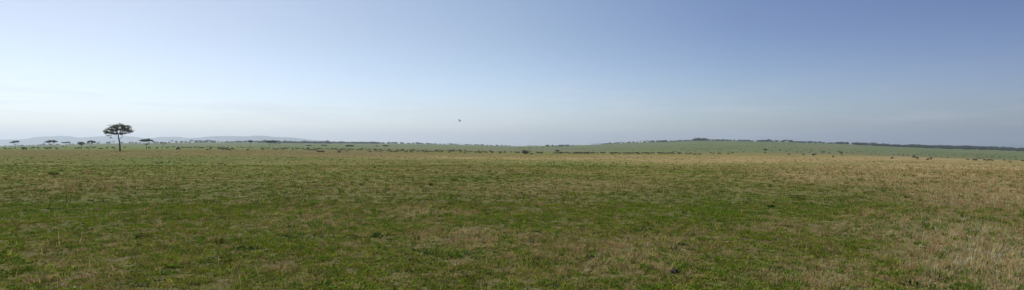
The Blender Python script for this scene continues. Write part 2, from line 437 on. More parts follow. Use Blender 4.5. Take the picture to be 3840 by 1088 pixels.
# ------------------------------------------------------------------ far blue hills
HILLS_NEAR = [(-900,520),(-500,514),(-200,519),(-60,523),(0,523),(60,523.5),(100,521),(130,514),(160,512),(200,511.5),(230,509.5),(260,510.5),(285,514.5),(300,517),(340,513.5),
              (380,511.5),(430,510.5),(480,511),(515,513.5),(535,518),(575,518),(592,514.5),(620,513),(670,512.7),(685,515.5),(705,518.2),(740,517),(780,512.5),(810,510.6),(870,510),
              (920,512.5),(955,511.5),(990,512),(1030,514),(1080,515),(1130,519.5),(1160,524),(1210,528),(1300,536),(1500,552)]
HILLS_FAR = [(820,530),(900,513),(960,508.3),(1005,510),(1040,515),(1100,526),(1250,545),(1500,556)]
HILLS_EAST = [(3450,566),(3560,556),(3640,548),(3720,546.5),(3800,550),(3900,548),(4100,545),(4400,556)]
def build_hills(name, prof_, Y0, seed, label):
    px = np.arange(prof_[0][0], prof_[-1][0] + 1, 6.0)
    top = np.interp(px, [p[0] for p in prof_], [p[1] for p in prof_])
    k = np.hanning(7); k /= k.sum(); top = np.convolve(np.pad(top, 3, mode='edge'), k, 'valid')
    X = (px - CX) / F * Y0
    zt = EYE - (top - CY) * Y0 / F
    dep = np.linspace(-1500, 1500, 41)
    zb = -190.0
    V = []
    for d in dep:
        s = max(0.0, 1 - abs(d) / 1500) ** (0.8 if d < 0 else 1.1)
        n = (vnoise(X, np.full_like(X, d), 420, seed, 4) - .5) * 60 * (1 - s) * min(1, (1 - s) * 4)
        V.append(np.stack([X * (1 + d / Y0 * .3), np.full_like(X, Y0 + d), zb + (zt - zb) * s + n * (abs(d) < 1490)], 1))
    V = np.array(V); nd, nx = V.shape[:2]
    idx = np.arange(nd * nx).reshape(nd, nx)
    q = np.stack([idx[:-1, :-1], idx[:-1, 1:], idx[1:, 1:], idx[1:, :-1]], -1).reshape(-1, 4)
    m = rough_material(name + '_cover', (0.045, 0.060, 0.030), (0.085, 0.092, 0.048), 0.006, 0.0)
    o = obj('hills', mesh_np(name, V.reshape(-1, 3), q, [m], smooth=True))
    tag(o, label, 'hills', kind='structure')
build_hills('hills', HILLS_NEAR, 12500, 5, 'hazy blue hills beyond the plain')
build_hills('hills_behind', HILLS_FAR, 15500, 6, 'paler hill behind the blue hills')
build_hills('hills_east', HILLS_EAST, 13500, 7, 'faint low hill beyond the wooded ridge')

# ------------------------------------------------------------------ plants
def tube(path, sides=7):
    """tapered tube along [(x, y, z, r), ...]"""
    p = np.array(path, float)
    V, T = [], []
    for i in range(len(p)):
        a = p[max(i - 1, 0), :3]; b = p[min(i + 1, len(p) - 1), :3]
        d = Vector(b - a).normalized()
        q = d.to_track_quat('Z', 'Y')
        for s in range(sides):
            t = 2 * math.pi * s / sides
            V.append(Vector(p[i, :3]) + q @ Vector((math.cos(t) * p[i, 3], math.sin(t) * p[i, 3], 0)))
    for i in range(len(p) - 1):
        for s in range(sides):
            a = i * sides + s; b = i * sides + (s + 1) % sides
            T += [(a, b, b + sides), (a, b + sides, a + sides)]
    return np.array([tuple(v) for v in V]), np.array(T, int)

def smooth_path(pts, sub=4):
    """Catmull-Rom through (x, y, z, r)"""
    p = np.array(pts, float)
    if len(p) < 3: sub = max(sub, 3)
    q = np.vstack([2 * p[0] - p[1], p, 2 * p[-1] - p[-2]])
    out = []
    for i in range(len(p) - 1):
        a, b, c, d = q[i:i + 4]
        for t in np.arange(0, 1, 1 / sub):
            out.append(.5 * (2 * b + (c - a) * t + (2 * a - 5 * b + 4 * c - d) * t * t + (3 * b - a - 3 * c + d) * t ** 3))
    out.append(p[-1])
    out = np.array(out); out[:, 3] = np.maximum(out[:, 3], min(.012, p[:, 3].min()))
    return out

def join(parts):
    V, T, o = [], [], 0
    for v, t in parts:
        V.append(v); T.append(t + o); o += len(v)
    return np.vstack(V), np.vstack(T)

def leaf_cloud(pads, leaf, per_m2, r_=None, ragged=.35, minimum=60, clump=True):
    """leaf clumps filling flattened pads (x, y, z, rx, ry, rz): small sprays spread through each pad, with gaps between"""
    r_ = r_ or rng
    Cs, Ss = [], []
    for (x, y, z, rx, ry, rz) in pads:
        n = max(minimum, int(per_m2 * (rx * ry + rx * rz) * math.pi))
        if clump:
            m = max(6, n // 14)
            c = r_.normal(0, 1, (m, 3)); c /= np.linalg.norm(c, axis=1)[:, None]
            c *= (r_.uniform(0, 1, m) ** (1 / 2.2))[:, None]
            c[:, 2] = np.where(c[:, 2] < -.35, c[:, 2] * .5, c[:, 2])
            c *= 1 + r_.normal(0, ragged * .25, (m, 1))
            pick = r_.integers(0, m, n)
            q = c[pick] + r_.normal(0, .13 + .08 * ragged, (n, 3)) * (1, 1, .8)
        else:
            q = r_.normal(0, 1, (n, 3)); q /= np.linalg.norm(q, axis=1)[:, None]
            q *= (r_.uniform(0, 1, n) ** (1 / 2.6))[:, None] * (1 + r_.normal(0, ragged * .25, (n, 1)))
            q[:, 2] = np.where(q[:, 2] < -.4, q[:, 2] * .5, q[:, 2])
        Cs.append(q * (rx, ry, rz) + (x, y, z)); Ss.append(np.full(n, leaf))
    P = np.vstack(Cs); S = np.concatenate(Ss) * r_.uniform(.55, 1.35, len(P))
    n = len(P)
    a = r_.normal(0, 1, (n, 3)); a /= np.linalg.norm(a, axis=1)[:, None]
    b = np.cross(a, r_.normal(0, 1, (n, 3))); b /= np.linalg.norm(b, axis=1)[:, None]
    a *= S[:, None]; b *= (S * .62)[:, None]
    V = np.stack([P - a, P - b * .9 + a * .1, P + a, P + b], 1).reshape(-1, 3)
    i = (np.arange(n) * 4)[:, None]
    T = np.concatenate([i + [0, 1, 2], i + [0, 2, 3]])
    tint = np.repeat(r_.beta(1.6, 2.2, n), 4)
    return V, T, tint

def px_tree(name, base, Y, trunk, limbs, pads, label, cat='tree', group=None, leaf=.22, dens=26, tr=(.16, .07), depth=.95, lm=None, ragged=.5):
    """a tree whose trunk, limbs and leaf pads are given in photo pixels (its own plane at depth Y), built in metres at its base"""
    s = Y / F
    X = (base[0] - CX) * s
    Z = float(height(np.array([X]), np.array([Y]))[0])
    root = tag(empty(name, (X, Y, Z)), label, cat, group)
    L = lambda p: ((p[0] - base[0]) * s, (base[1] - p[1]) * s)
    parts = []
    n = len(trunk)
    tp = []
    for i, p in enumerate(trunk):
        x, z = L(p); f = i / max(1, n - 1)
        tp.append((x, 0.0, z - (.25 if i == 0 else 0), tr[0] * (1.2 if i == 0 else 1) * (1 - f) + tr[1] * f))
    parts.append(tube(smooth_path(tp), 9))
    for lb in limbs:
        pts = lb['p']; r0 = lb.get('r', tr[1]); dy = lb.get('dy', 0)
        q = []
        for i, p in enumerate(pts):
            x, z = L(p); f = i / (len(pts) - 1)
            q.append((x + dy * f * X / Y, dy * f, z, r0 * (1 - f) + r0 * .35 * f))
        parts.append(tube(smooth_path(q), 6))
    P3 = []
    for pd in pads:
        cx, cy, rx, ry = pd[:4]
        x, z = L((cx, cy))
        deep = pd[4] if len(pd) > 4 else None
        y = rng.uniform(-.25, .25) * rx * s if deep is None else deep * s
        P3.append((x + y * X / Y, y, z, rx * s, rx * s * depth, ry * s))
    tx, tz = L(trunk[-1])
    for (x, y, z, rx, ry, rz) in P3:                                   # a limb carrying each pad, and twigs into it
        if rx > .5 and abs(x - tx) < 12:
            for k in range(2):
                e = (x + rng.uniform(-.5, .5) * rx, y + rng.uniform(-.5, .5) * ry, z + rng.uniform(-.6, .0) * rz)
                lo = min(tz + .35 * (z - tz), z - rz)
                mid = (tx * .5 + e[0] * .5, e[1] * .45, tz * .5 + lo * .5)
                r1 = min(tr[1] * .42, .085)
                parts.append(tube(smooth_path([(tx, 0, tz - .02, r1), (*mid, r1 * .7), (*e, r1 * .22)]), 5))
    V, T = join(parts)
    obj('trunk', mesh_np(name + '_trunk', V, T, [M_BARK], smooth=True), root)
    V, T, tint = leaf_cloud(P3, leaf, dens, ragged=ragged)
    obj('crown', mesh_np(name + '_crown', V, T, [lm or M_LEAF], attrs={'tint': ('FLOAT', tint)}), root)
    return root

# --- the tall acacia standing alone on the plain (pixels measured on the photo)
def Q(x, y): return (370 + x / 5.213, 450 + y / 5.213)
def QP(x, y, rx, ry, *d): return (*Q(x, y), rx / 5.213, ry / 5.213, *d)
main_pads = []
for (x, y, rx, ry) in [(140,225,52,34),(120,265,36,26),(205,190,60,40),(190,250,58,30),(270,140,62,40),(280,215,62,36),(355,125,60,42),(360,200,56,34),
                       (440,115,58,38),(430,180,52,32),(505,135,55,40),(500,205,56,38),(575,150,52,38),(580,215,60,40),(630,235,38,30),(600,255,40,20),
                       (330,165,58,36),(240,265,48,20),(180,305,34,18),(310,275,34,16),(560,185,46,34),(480,160,50,34),(640,200,26,26)]:
    main_pads.append(QP(x, y, rx, ry))
    if ry > 28:
        main_pads.append(QP(x + random.uniform(-25, 25), y + random.uniform(-12, 10), rx * .75, ry * .7, random.choice((-1, 1)) * random.uniform(14, 40)))
main_pads += [QP(236,350,20,12,4), QP(455,295,24,14), QP(435,285,14,10), QP(520,262,26,14)]
px_tree('acacia_tree', (449.8, 567.5), 247, [Q(417,618), Q(414,520), Q(407,430), Q(392,370), Q(386,330), Q(388,282)],
        [dict(p=[Q(404,378), Q(432,360), Q(458,338), Q(470,305), Q(500,300), Q(530,262)], r=.09),
         dict(p=[Q(388,285), Q(418,262), Q(432,225), Q(440,150)], r=.15, dy=.6), dict(p=[Q(388,285), Q(372,255), Q(330,225), Q(250,200)], r=.13, dy=-.8),
         dict(p=[Q(387,300), Q(355,318), Q(320,295), Q(240,270)], r=.07, dy=.5), dict(p=[Q(432,225), Q(490,215), Q(580,190)], r=.1, dy=1.2),
         dict(p=[Q(375,262), Q(360,200), Q(350,140)], r=.1, dy=1.6), dict(p=[Q(250,270), Q(240,330), Q(255,355), Q(286,378)], r=.04, dy=.4)],
        main_pads, 'tall lone acacia with a broad domed crown and dark trunk, largest tree on the plain', leaf=.15, dens=34, tr=(.31, .17), ragged=1.4)

def S0(x, y): return (x / 9.125, 500 + y / 9.125)
def S1(x, y): return (240 + x / 9.125, 500 + y / 9.125)
def S2(x, y): return (500 + x / 9.125, 500 + y / 9.125)
def S3(x, y): return (900 + x / 10.43, 510 + y / 10.43)
def S4(x, y): return (960 + x / 5.367, 500 + y / 5.367)
def S5(x, y): return (1440 + x / 5.367, 500 + y / 5.367)
def S6(x, y): return (1920 + x / 5.367, 500 + y / 5.367)
def S7(x, y): return (2400 + x / 5.367, 500 + y / 5.367)
def S8(x, y): return (2880 + x / 5.367, 500 + y / 5.367)
def S9(x, y): return (3360 + x / 5.215, 500 + y / 5.215)
def pads(S, k, lst): return [(*S(x, y), rx / k, ry / k) for (x, y, rx, ry) in lst]
AG = 'acacias scattered over the plain'
def ac(S, k, base, Y, trunk, pd, label, limbs=(), r=.16, leaf=.2, dens=16, **kw):
    dens *= 2.6; leaf *= .85; r *= .85; pd = [(x, y, rx, ry * 1.1) for (x, y, rx, ry) in pd]
    b = S(*base)
    s = Y / F
    X = (b[0] - CX) * s
    Z = float(height(np.array([X]), np.array([Y]))[0])
    b2 = (b[0], CY - F * (Z - EYE) / Y)                 # the ground decides where the trunk starts
    return px_tree('acacia_tree', b2, Y, [(b[0], b2[1])] + [S(*p) for p in trunk], [dict(p=[S(*p) for p in l], r=r * .5) for l in limbs],
                   pads(S, k, pd), label, group=AG, leaf=leaf, dens=dens, tr=(r, r * .55), **kw)
ac(S0, 9.125, (520,535), 380, [(522,440),(528,380)], [(450,315,85,24),(540,285,90,34),(600,295,58,30),(480,290,70,26)],
   'compact dark acacia with a dense sloping crown, first tree from the left', [[(525,400),(480,370),(450,335)],[(528,400),(570,370),(580,330)]], r=.17)
ac(S0, 9.125, (1752,540), 380, [(1750,450),(1742,385)], [(1600,300,70,20),(1690,272,80,32),(1760,280,70,26),(1850,265,70,30),(1910,290,52,28),(1850,310,45,24),(1660,310,60,18)],
   'forked acacia with two lobed wide crown, second from the left', [[(1742,388),(1715,340),(1680,310)],[(1748,392),(1790,350),(1840,310)]], r=.17)
ac(S1, 9.125, (70,512), 470, [(78,440),(88,375)], [(-40,322,55,22),(40,325,60,24),(145,312,62,26),(195,325,32,18)],
   'thin acacia with a narrow two lobed flat crown', [[(88,380),(55,350),(20,330)],[(88,380),(120,352),(150,330)]], r=.14)
ac(S1, 9.125, (610,512), 470, [(606,440),(598,395)], [(500,360,50,36),(550,330,75,34),(620,335,80,36),(690,355,42,36),(590,375,60,24)],
   'low acacia with a dense round crown and short trunk', [[(600,410),(560,390),(520,370)],[(602,400),(640,380),(680,365)]], r=.19)
ac(S1, 9.125, (912,505), 500, [(905,450),(930,385),(934,350)], [(860,295,58,26),(940,275,85,30),(1010,300,70,28),(1060,325,36,24),(960,335,50,20),(840,325,28,18)],
   'acacia with a bent trunk and a domed umbrella crown', [[(932,365),(890,330),(860,305)],[(932,365),(980,340),(1030,320)]], r=.19)
ac(S2, 9.125, (450,545), 370, [(448,470),(445,388)], [(270,250,70,30),(360,235,80,40),(440,245,80,46),(530,230,85,40),(600,250,75,36),(660,280,45,26),(330,285,45,14),(540,322,34,16),(480,270,80,26)],
   'wide flat topped acacia with an umbrella crown over a forked trunk', [[(445,390),(405,365),(388,335),(350,295)],[(450,385),(478,348),(510,330)],[(446,385),(440,345),(430,290)],[(455,380),(500,330),(580,285)]], r=.2)
ac(S2, 9.125, (1042,490), 600, [(1040,430),(1020,375)], [(960,340,40,20),(1010,315,60,22),(1080,330,50,24),(1130,325,35,16),(1095,355,35,16)],
   'pale sparse acacia with a thin open crown', [[(1020,378),(985,355),(960,345)],[(1028,385),(1070,375),(1105,350)]], r=.16, dens=9)
ac(S3, 10.43, (385,440), 620, [(388,390),(410,310),(408,265)], [(330,225,42,28),(390,200,70,36),(470,205,60,32),(500,215,36,26),(400,230,70,18)],
   'leaning acacia with a blocky dark crown', [[(408,280),(440,250),(480,225)],[(408,280),(370,250),(330,235)]], r=.2)
ac(S3, 10.43, (1165,485), 520, [(1166,400),(1165,330)], [(1040,240,45,24),(1100,215,80,34),(1190,215,90,36),(1280,215,80,34),(1150,260,70,18)],
   'nearer of the paired acacias, its crown merging with its neighbour', [[(1165,335),(1145,290),(1110,255)],[(1170,340),(1205,310),(1260,270)]], r=.2)
ac(S3, 10.43, (1290,475), 610, [(1293,400),(1292,325)], [(1220,225,60,32),(1300,200,80,34),(1390,215,70,32),(1440,215,45,26),(1340,245,70,18)],
   'farther of the paired acacias, its slender trunk behind its neighbour', [[(1292,330),(1270,285),(1240,255)],[(1294,330),(1330,290),(1380,255)]], r=.19)
for (x, yb, wc, yc, lab) in ((1410,440,55,312,'faint slender acacia with flat crown just beyond the paired acacias'),(1540,440,45,297,'faintest thin acacia standing below the wood, beyond the paired acacias')):
    ac(S3, 10.43, (x, yb), 1150, [(x, yc + 20)], [(x, yc, wc, 12), (x + 20, yc - 5, wc * .6, 10)], lab, r=.16, leaf=.3, dens=6)
ac(S4, 5.367, (1055,295), 830, [(1057,262)], [(1040,245,28,9),(1075,243,38,11),(1105,247,25,8)], 'small flat acacia below the thick wood', r=.17, leaf=.3, dens=9)
ac(S4, 5.367, (1395,298), 800, [(1390,262)], [(1345,244,35,9),(1390,243,42,10),(1420,246,20,8)], 'small flat acacia at the far side of the herd, slightly leaning', [[(1390,268),(1365,255),(1350,248)]], r=.17, leaf=.3, dens=9)
ac(S4, 5.367, (1862,318), 600, [(1862,285),(1858,272)], [(1830,256,38,13),(1880,248,60,13),(1935,255,45,12),(1965,255,18,7)],
   'broad umbrella acacia with two stems in the middle of the herd', [[(1892,318),(1893,290),(1895,262)]], r=.2, leaf=.26, dens=12)
ac(S4, 5.367, (2430,300), 1100, [(2430,268)], [(2418,258,22,8),(2440,255,20,9)], 'tiny acacia on the green slope behind the herd', r=.17, leaf=.35, dens=6)
ac(S5, 5.367, (18,335), 600, [(20,285),(22,262)], [(-5,252,30,11),(35,250,45,10),(80,256,28,7)], 'flat acacia with two thin stems deep in the herd',
   [[(58,330),(57,285),(55,258)]], r=.17, leaf=.26, dens=10)
ac(S6, 5.367, (160,325), 1250, [(160,303)], [(150,297,18,6),(172,297,16,6)], 'tiny flat acacia behind the dark thicket, near its edge', r=.16, leaf=.4, dens=5)
ac(S6, 5.367, (360,320), 1250, [(360,300)], [(352,293,18,7),(372,292,16,6)], 'tiny flat acacia showing above the dark thicket', r=.16, leaf=.4, dens=5)
ac(S6, 5.367, (915,385), 470, [(915,362),(912,352)], [(885,350,22,10),(915,348,42,12),(940,352,28,9),(915,372,30,12)], 'low flat topped thorn tree behind the herd with bushy foot', r=.16, leaf=.2, dens=14)
ac(S7, 5.367, (2518,392), 620, [(2518,370),(2516,345)], [(2500,326,20,14),(2525,328,32,16),(2540,335,20,12),(2515,385,24,10)], 'dark upright thorn tree with a tufted round crown on the hillside foot', r=.22, leaf=.24, dens=16)
ac(S8, 5.367, (253,392), 900, [(253,350)], [(250,322,17,8),(256,342,10,6)], 'small thin tree on the hillside next to the upright thorn tree', r=.14, leaf=.3, dens=8)
ac(S8, 5.367, (1095,425), 540, [(1096,400),(1096,392)], [(1080,374,20,9),(1110,372,26,10),(1097,386,14,8)], 'small thorn tree with a funnel shaped crown by the dry grass', [[(1096,398),(1078,380)],[(1096,398),(1115,380)]], r=.13, leaf=.18, dens=14)
ac(S8, 5.367, (1478,440), 430, [(1474,418),(1465,405)], [(1420,361,34,7),(1450,375,36,16),(1480,385,30,22),(1495,378,20,12),(1465,395,26,12)], 'windswept fan shaped thorn tree leaning over a dark bush',
   [[(1474,425),(1450,390),(1410,362)],[(1474,420),(1490,395),(1500,375)]], r=.12, leaf=.17, dens=8)

def bush(S, k, base, Y, pd, label, lm=None, name='bush', leaf=.16, dens=22, stems=5):
    b = S(*base); s = Y / F
    X = (b[0] - CX) * s; Z = float(height(np.array([X]), np.array([Y]))[0])
    by = CY - F * (Z - EYE) / Y; dz = by - b[1]
    root = tag(empty(name, (X, Y, Z)), label, 'bush')
    P3 = [((x / k + S(0, 0)[0] - b[0]) * s, rng.uniform(-.2, .2) * rx / k * s, (by - (S(0, y)[1] + dz)) * s, rx / k * s, rx / k * s * .9, ry / k * s) for (x, y, rx, ry) in pd]
    parts = []
    for (x, y, z, rx, ry, rz) in P3:
        for _ in range(stems):
            e = (x + rng.uniform(-.7, .7) * rx, y + rng.uniform(-.6, .6) * ry, z + rng.uniform(-.2, .8) * rz)
            r0 = max(.003, .02 * rx)
            parts.append(tube([(x * .15, y * .15, -.05, r0), (x * .7 + e[0] * .2, e[1] * .6, e[2] * .5, r0 * .7), (*e, r0 * .3)], 5))
    V, T = join(parts)
    obj('stem', mesh_np(name + '_stem', V, T, [M_BARK]), root)
    V, T, tint = leaf_cloud(P3, leaf, dens, ragged=.6)
    V[:, 2] = np.maximum(V[:, 2], -.05)
    obj('foliage', mesh_np(name + '_foliage', V, T, [lm or M_BUSH], attrs={'tint': ('FLOAT', tint)}), root)
    return root
def I(x, y): return (x, y)
bush(S6, 5.367, (270,385), 440, [(225,345,36,26),(260,335,40,22),(300,352,55,26),(345,345,16,26),(230,372,38,16),(300,375,50,14)], 'broad dark thicket of bushes standing behind the herd', name='thicket', leaf=.22, dens=18)
bush(S6, 5.367, (828,380), 520, [(828,360,14,20)], 'small grey bush beside the low flat topped thorn tree', leaf=.2)
bush(S7, 5.367, (1868,400), 560, [(1855,382,22,16),(1880,382,16,14)], 'round dark bush at the foot of the green hillside', leaf=.2)
bush(S9, 5.215, (350,480), 390, [(360,425,28,22),(345,450,40,24),(375,462,22,18)], 'dense dark bush with a peaked top on the dry grass', leaf=.16)
bush(S9, 5.215, (2235,568), 285, [(2215,520,14,14),(2240,535,20,22),(2225,550,26,16),(2255,555,14,12)], 'reddish brown twiggy shrub on the dry grass', lm=M_DRYBUSH, leaf=.07, dens=40, stems=14)
bush(S8, 5.367, (1497,447), 400, [(1497,430,17,18)], 'black looking bush under the windswept thorn tree', leaf=.16)
bush(S0, 9.125, (345,538), 390, [(300,526,40,10),(350,522,50,13),(395,526,25,10)], 'long low dark bush beside the compact acacia', leaf=.15)
bush(S0, 9.125, (1832,520), 760, [(1832,495,26,24)], 'round grey bush behind the forked acacia', leaf=.3, dens=12)
bush(S1, 9.125, (-30,505), 800, [(-30,478,28,24)], 'hazy round bush beyond the plain near the thin acacia', leaf=.3, dens=12)
# foreground herbs on the grass
M_ROSETTE = grass_material()
def herb(px, y, w, h, label, tone=(.050, .095, .018), leaf=None, lobes=4, name='herb', wide=.34):
    """a low plant of broad leaves rising from its foot"""
    x, Y, z = solve(px, y, 8, 200)
    s = Y / F
    n = 22 * lobes
    a = rng.uniform(0, 6.283, n); r = np.sqrt(rng.uniform(0, 1, n)) * w * s * .42
    P = np.stack([r * np.cos(a), r * np.sin(a) * .7, np.zeros(n)], 1)
    P[:, 2] = height(x + P[:, 0], Y + P[:, 1]) - z - .01
    H = h * s * rng.uniform(.5, 1.05, n) * (1 - .45 * r / (w * s * .42))
    C = np.array(tone) * rng.uniform(.6, 1.6, (n, 1))
    me = blade_mesh(name, P, H, np.maximum(H * wide, .012) * rng.uniform(.7, 1.3, n), rng.uniform(.1, .95, n), a + rng.normal(0, .4, n), C, M_ROSETTE)
    return tag(obj(name, me, loc=(x, Y, z)), label, name)
herb(200, 655, 46, 16, 'dark low clump of weeds alone on the grass nearer than the lone acacia')
herb(226, 643, 20, 8, 'small dark clump just behind the low weed clump', lobes=3)
herb(1617, 696, 19, 13, 'bright green tuft of leaves in the middle of the plain', lobes=3)
herb(2892, 779, 30, 17, 'dark green leafy weed on the grass in front of the olive tussock', lobes=4)
herb(3006, 749, 28, 16, 'olive green tussock on the short grass', tone=(.13, .125, .02), wide=.10, lobes=6, name='tussock')
herb(328, 584, 11, 5, 'small dark clump of herbs on the brown grass before the lone acacia', leaf=.07, lobes=2)
herb(115, 594, 9, 4.5, 'tiny dark clump on the grass, below the compact acacia', leaf=.07, lobes=2)
herb(2630, 1020, 16, 13, 'small bright weed beside the dark dung pile', lobes=3, leaf=.03)
herb(1415, 882, 34, 14, 'dark leafy weed with a pale leaf on the near grass', lobes=4, leaf=.04)
herb(2556, 922, 40, 18, 'spreading dark weed on the near grass behind the dung pile', lobes=4, leaf=.04)
herb(182, 1020, 26, 16, 'bushy little weed on the near grass at the left', lobes=3, leaf=.04)
herb(3236, 611, 9, 4, 'small tussock in the dry grass before the dense dark bush', tone=(.13, .125, .02), wide=.16, lobes=3, name='tussock')
herb(3402, 622, 11, 5, 'olive tussock on dry grass below the dense dark bush', tone=(.13, .125, .02), wide=.16, lobes=3, name='tussock')

# lone sapling stem in the near grass
x, Y, z = solve(504, 985, 8, 40)
r = tag(empty('sapling', (x, Y, z)), 'thin bare sapling stem leaning in the near grass', 'sapling')
s = Y / F
V, T = join([tube(smooth_path([(0, 0, -.03, .004), (8 * s, 0, 45 * s, .0035), (15 * s, .02, 80 * s, .003), (22 * s, .05, 108 * s, .002)]), 5),
             tube(smooth_path([(13 * s, 0, 70 * s, .004), (2 * s, .03, 95 * s, .003)]), 4), tube(smooth_path([(10 * s, 0, 55 * s, .004), (20 * s, -.03, 70 * s, .003)]), 4)])
obj('stem', mesh_np('sapling_stem', V, T, [M_BARK]), r)
V, T, tint = leaf_cloud([(20 * s, .03, 100 * s, .05, .05, .06), (4 * s, .03, 94 * s, .04, .04, .04)], .018, 10, minimum=26)
obj('foliage', mesh_np('sapling_foliage', V, T, [M_BUSH], attrs={'tint': ('FLOAT', tint)}), r)

# dung pile and stones
def lump(r, seed, flat=.7, sub=3):
    import bmesh
    bm = bmesh.new(); bmesh.ops.create_icosphere(bm, subdivisions=sub, radius=1)
    rs = np.random.default_rng(seed); k = rs.normal(0, 1, (6, 3)); ph = rs.uniform(0, 6, 6)
    for v in bm.verts:
        d = 1 + sum(.07 * math.sin(3 * v.co.dot(Vector(k[i])) + ph[i]) for i in range(6))
        v.co = v.co * d; v.co.z *= flat; v.co *= r
    V = np.array([tuple(v.co) for v in bm.verts]); bm.verts.index_update()
    T = np.array([[v.index for v in f.verts] for f in bm.faces]); bm.free()
    return V, T
x, Y, z = solve(2533, 1026, 8, 40)
parts = []
for i, (dx, dy, dz, rr) in enumerate([(-.09,0,.025,.055),(.0,.02,.03,.06),(.07,-.01,.025,.05),(.03,.06,.02,.05),(-.04,.05,.06,.045),(.02,0,.075,.04),(-.02,-.05,.02,.04)]):
    v, t = lump(rr, 50 + i, .75, 2); parts.append(((v + (dx, dy, dz)) * .78, t))
V, T = join(parts)
tag(obj('dung_pile', mesh_np('dung_pile', V, T, [M_DUNG], smooth=True), loc=(x, Y, z)), 'black pile of dung lying on the near grass', 'dung')
for (px, y, w, m_, lab, nm) in ((2727, 915, 13, M_STONE, 'pinkish stone lying in the near grass', 'stone'), (2750, 764, 7, M_PALE, 'pale stone on the grass near the dark green leafy weed', 'stone'),
                                (282, 1083, 11, M_PALE, 'white stone at the bottom edge of the grass', 'stone'), (3548, 881, 7, M_PALE, 'tiny white stone in the tall dry grass', 'stone'),
                                (3258, 743, 5, M_PALE, 'small pale stone beyond the patch of green weeds', 'stone')):
    x, Y, z = solve(px, y, 8, 60)
    rr = w / 2 * Y / F
    V, T = lump(rr, int(px), .7)
    tag(obj(nm, mesh_np(nm, V, T, [m_], smooth=True), loc=(x, Y, z + rr * .8)), lab, 'stone')

# ------------------------------------------------------------------ far trees of the ridge: small, one mesh each
def far_tree_mesh(i, flat):
    r_ = np.random.default_rng(200 + i)
    h = 7.0
    if flat:
        P = [(r_.uniform(-2, 2), r_.uniform(-1.5, 1.5), 5.6 + r_.uniform(-.4, .4), r_.uniform(2.2, 3.4), 2.6, .9) for _ in range(3)]
    else:
        P = [(r_.uniform(-2.6, 2.6), r_.uniform(-2, 2), r_.uniform(1.0, 2.2) if q < 4 else r_.uniform(3.4, 5.0), r_.uniform(2.0, 3.0), r_.uniform(1.8, 2.8), r_.uniform(1.4, 2.0)) for q in range(8)]
    parts = [tube(smooth_path([(0, 0, -1.6, .32), (r_.uniform(-.3, .3), 0, 1.6, .24), (r_.uniform(-.6, .6), 0, 3.4, .18)]), 6)]
    for p in P:
        parts.append(tube(smooth_path([(0, 0, 2.0, .18), (p[0] * .6, p[1] * .6, p[2] - .9, .12), (p[0], p[1], p[2], .06)]), 5))
    V1, T1 = join(parts)
    V2, T2, tint = leaf_cloud(P, .62, 4.6, r_, ragged=.6, minimum=30)
    V = np.vstack([V1, V2]); T = np.vstack([T1, T2 + len(V1)])
    return mesh_np('ridge_tree', V, T, [M_BARK, M_FARLEAF], np.r_[np.zeros(len(T1)), np.ones(len(T2))], {'tint': ('FLOAT', np.r_[np.zeros(len(V1)), tint])})
FAR_ROUND = [far_tree_mesh(i, False) for i in range(6)]
FAR_FLAT = [far_tree_mesh(20 + i, True) for i in range(3)]
def ridge_y(px): return float(np.interp(px, PXG, RIDGE))
n_far = 0
def far_tree(px, hpx, label, group, Y=None, flat=False, wide=1.0, dY=0.0):
    global n_far
    Y = (ridge_y(px) if Y is None else Y) + dY
    x, Y, z = at_depth(px, Y)
    sc = hpx * Y / F / 6.6
    o = obj('ridge_tree', random.choice(FAR_FLAT if flat else FAR_ROUND), loc=(x, Y, z - .5 - .12 * sc), rz=random.uniform(0, 6.28))
    o.scale = (sc * wide, sc * wide, sc)
    tag(o, label, 'tree', group); n_far += 1
    return o
def row(x0, x1, step, h, label, group, wide=1.25, dY=0, Y=None, var=.3):
    px = x0
    while px < x1:
        hh = h(px) if callable(h) else h
        far_tree(px + random.uniform(-.3, .3) * step, hh * random.uniform(1 - var, 1 + var), label, group, Y, random.random() < .07, wide * random.uniform(1.05, 1.5), dY + random.uniform(-40, 40))
        px += step * random.uniform(.75, 1.25)
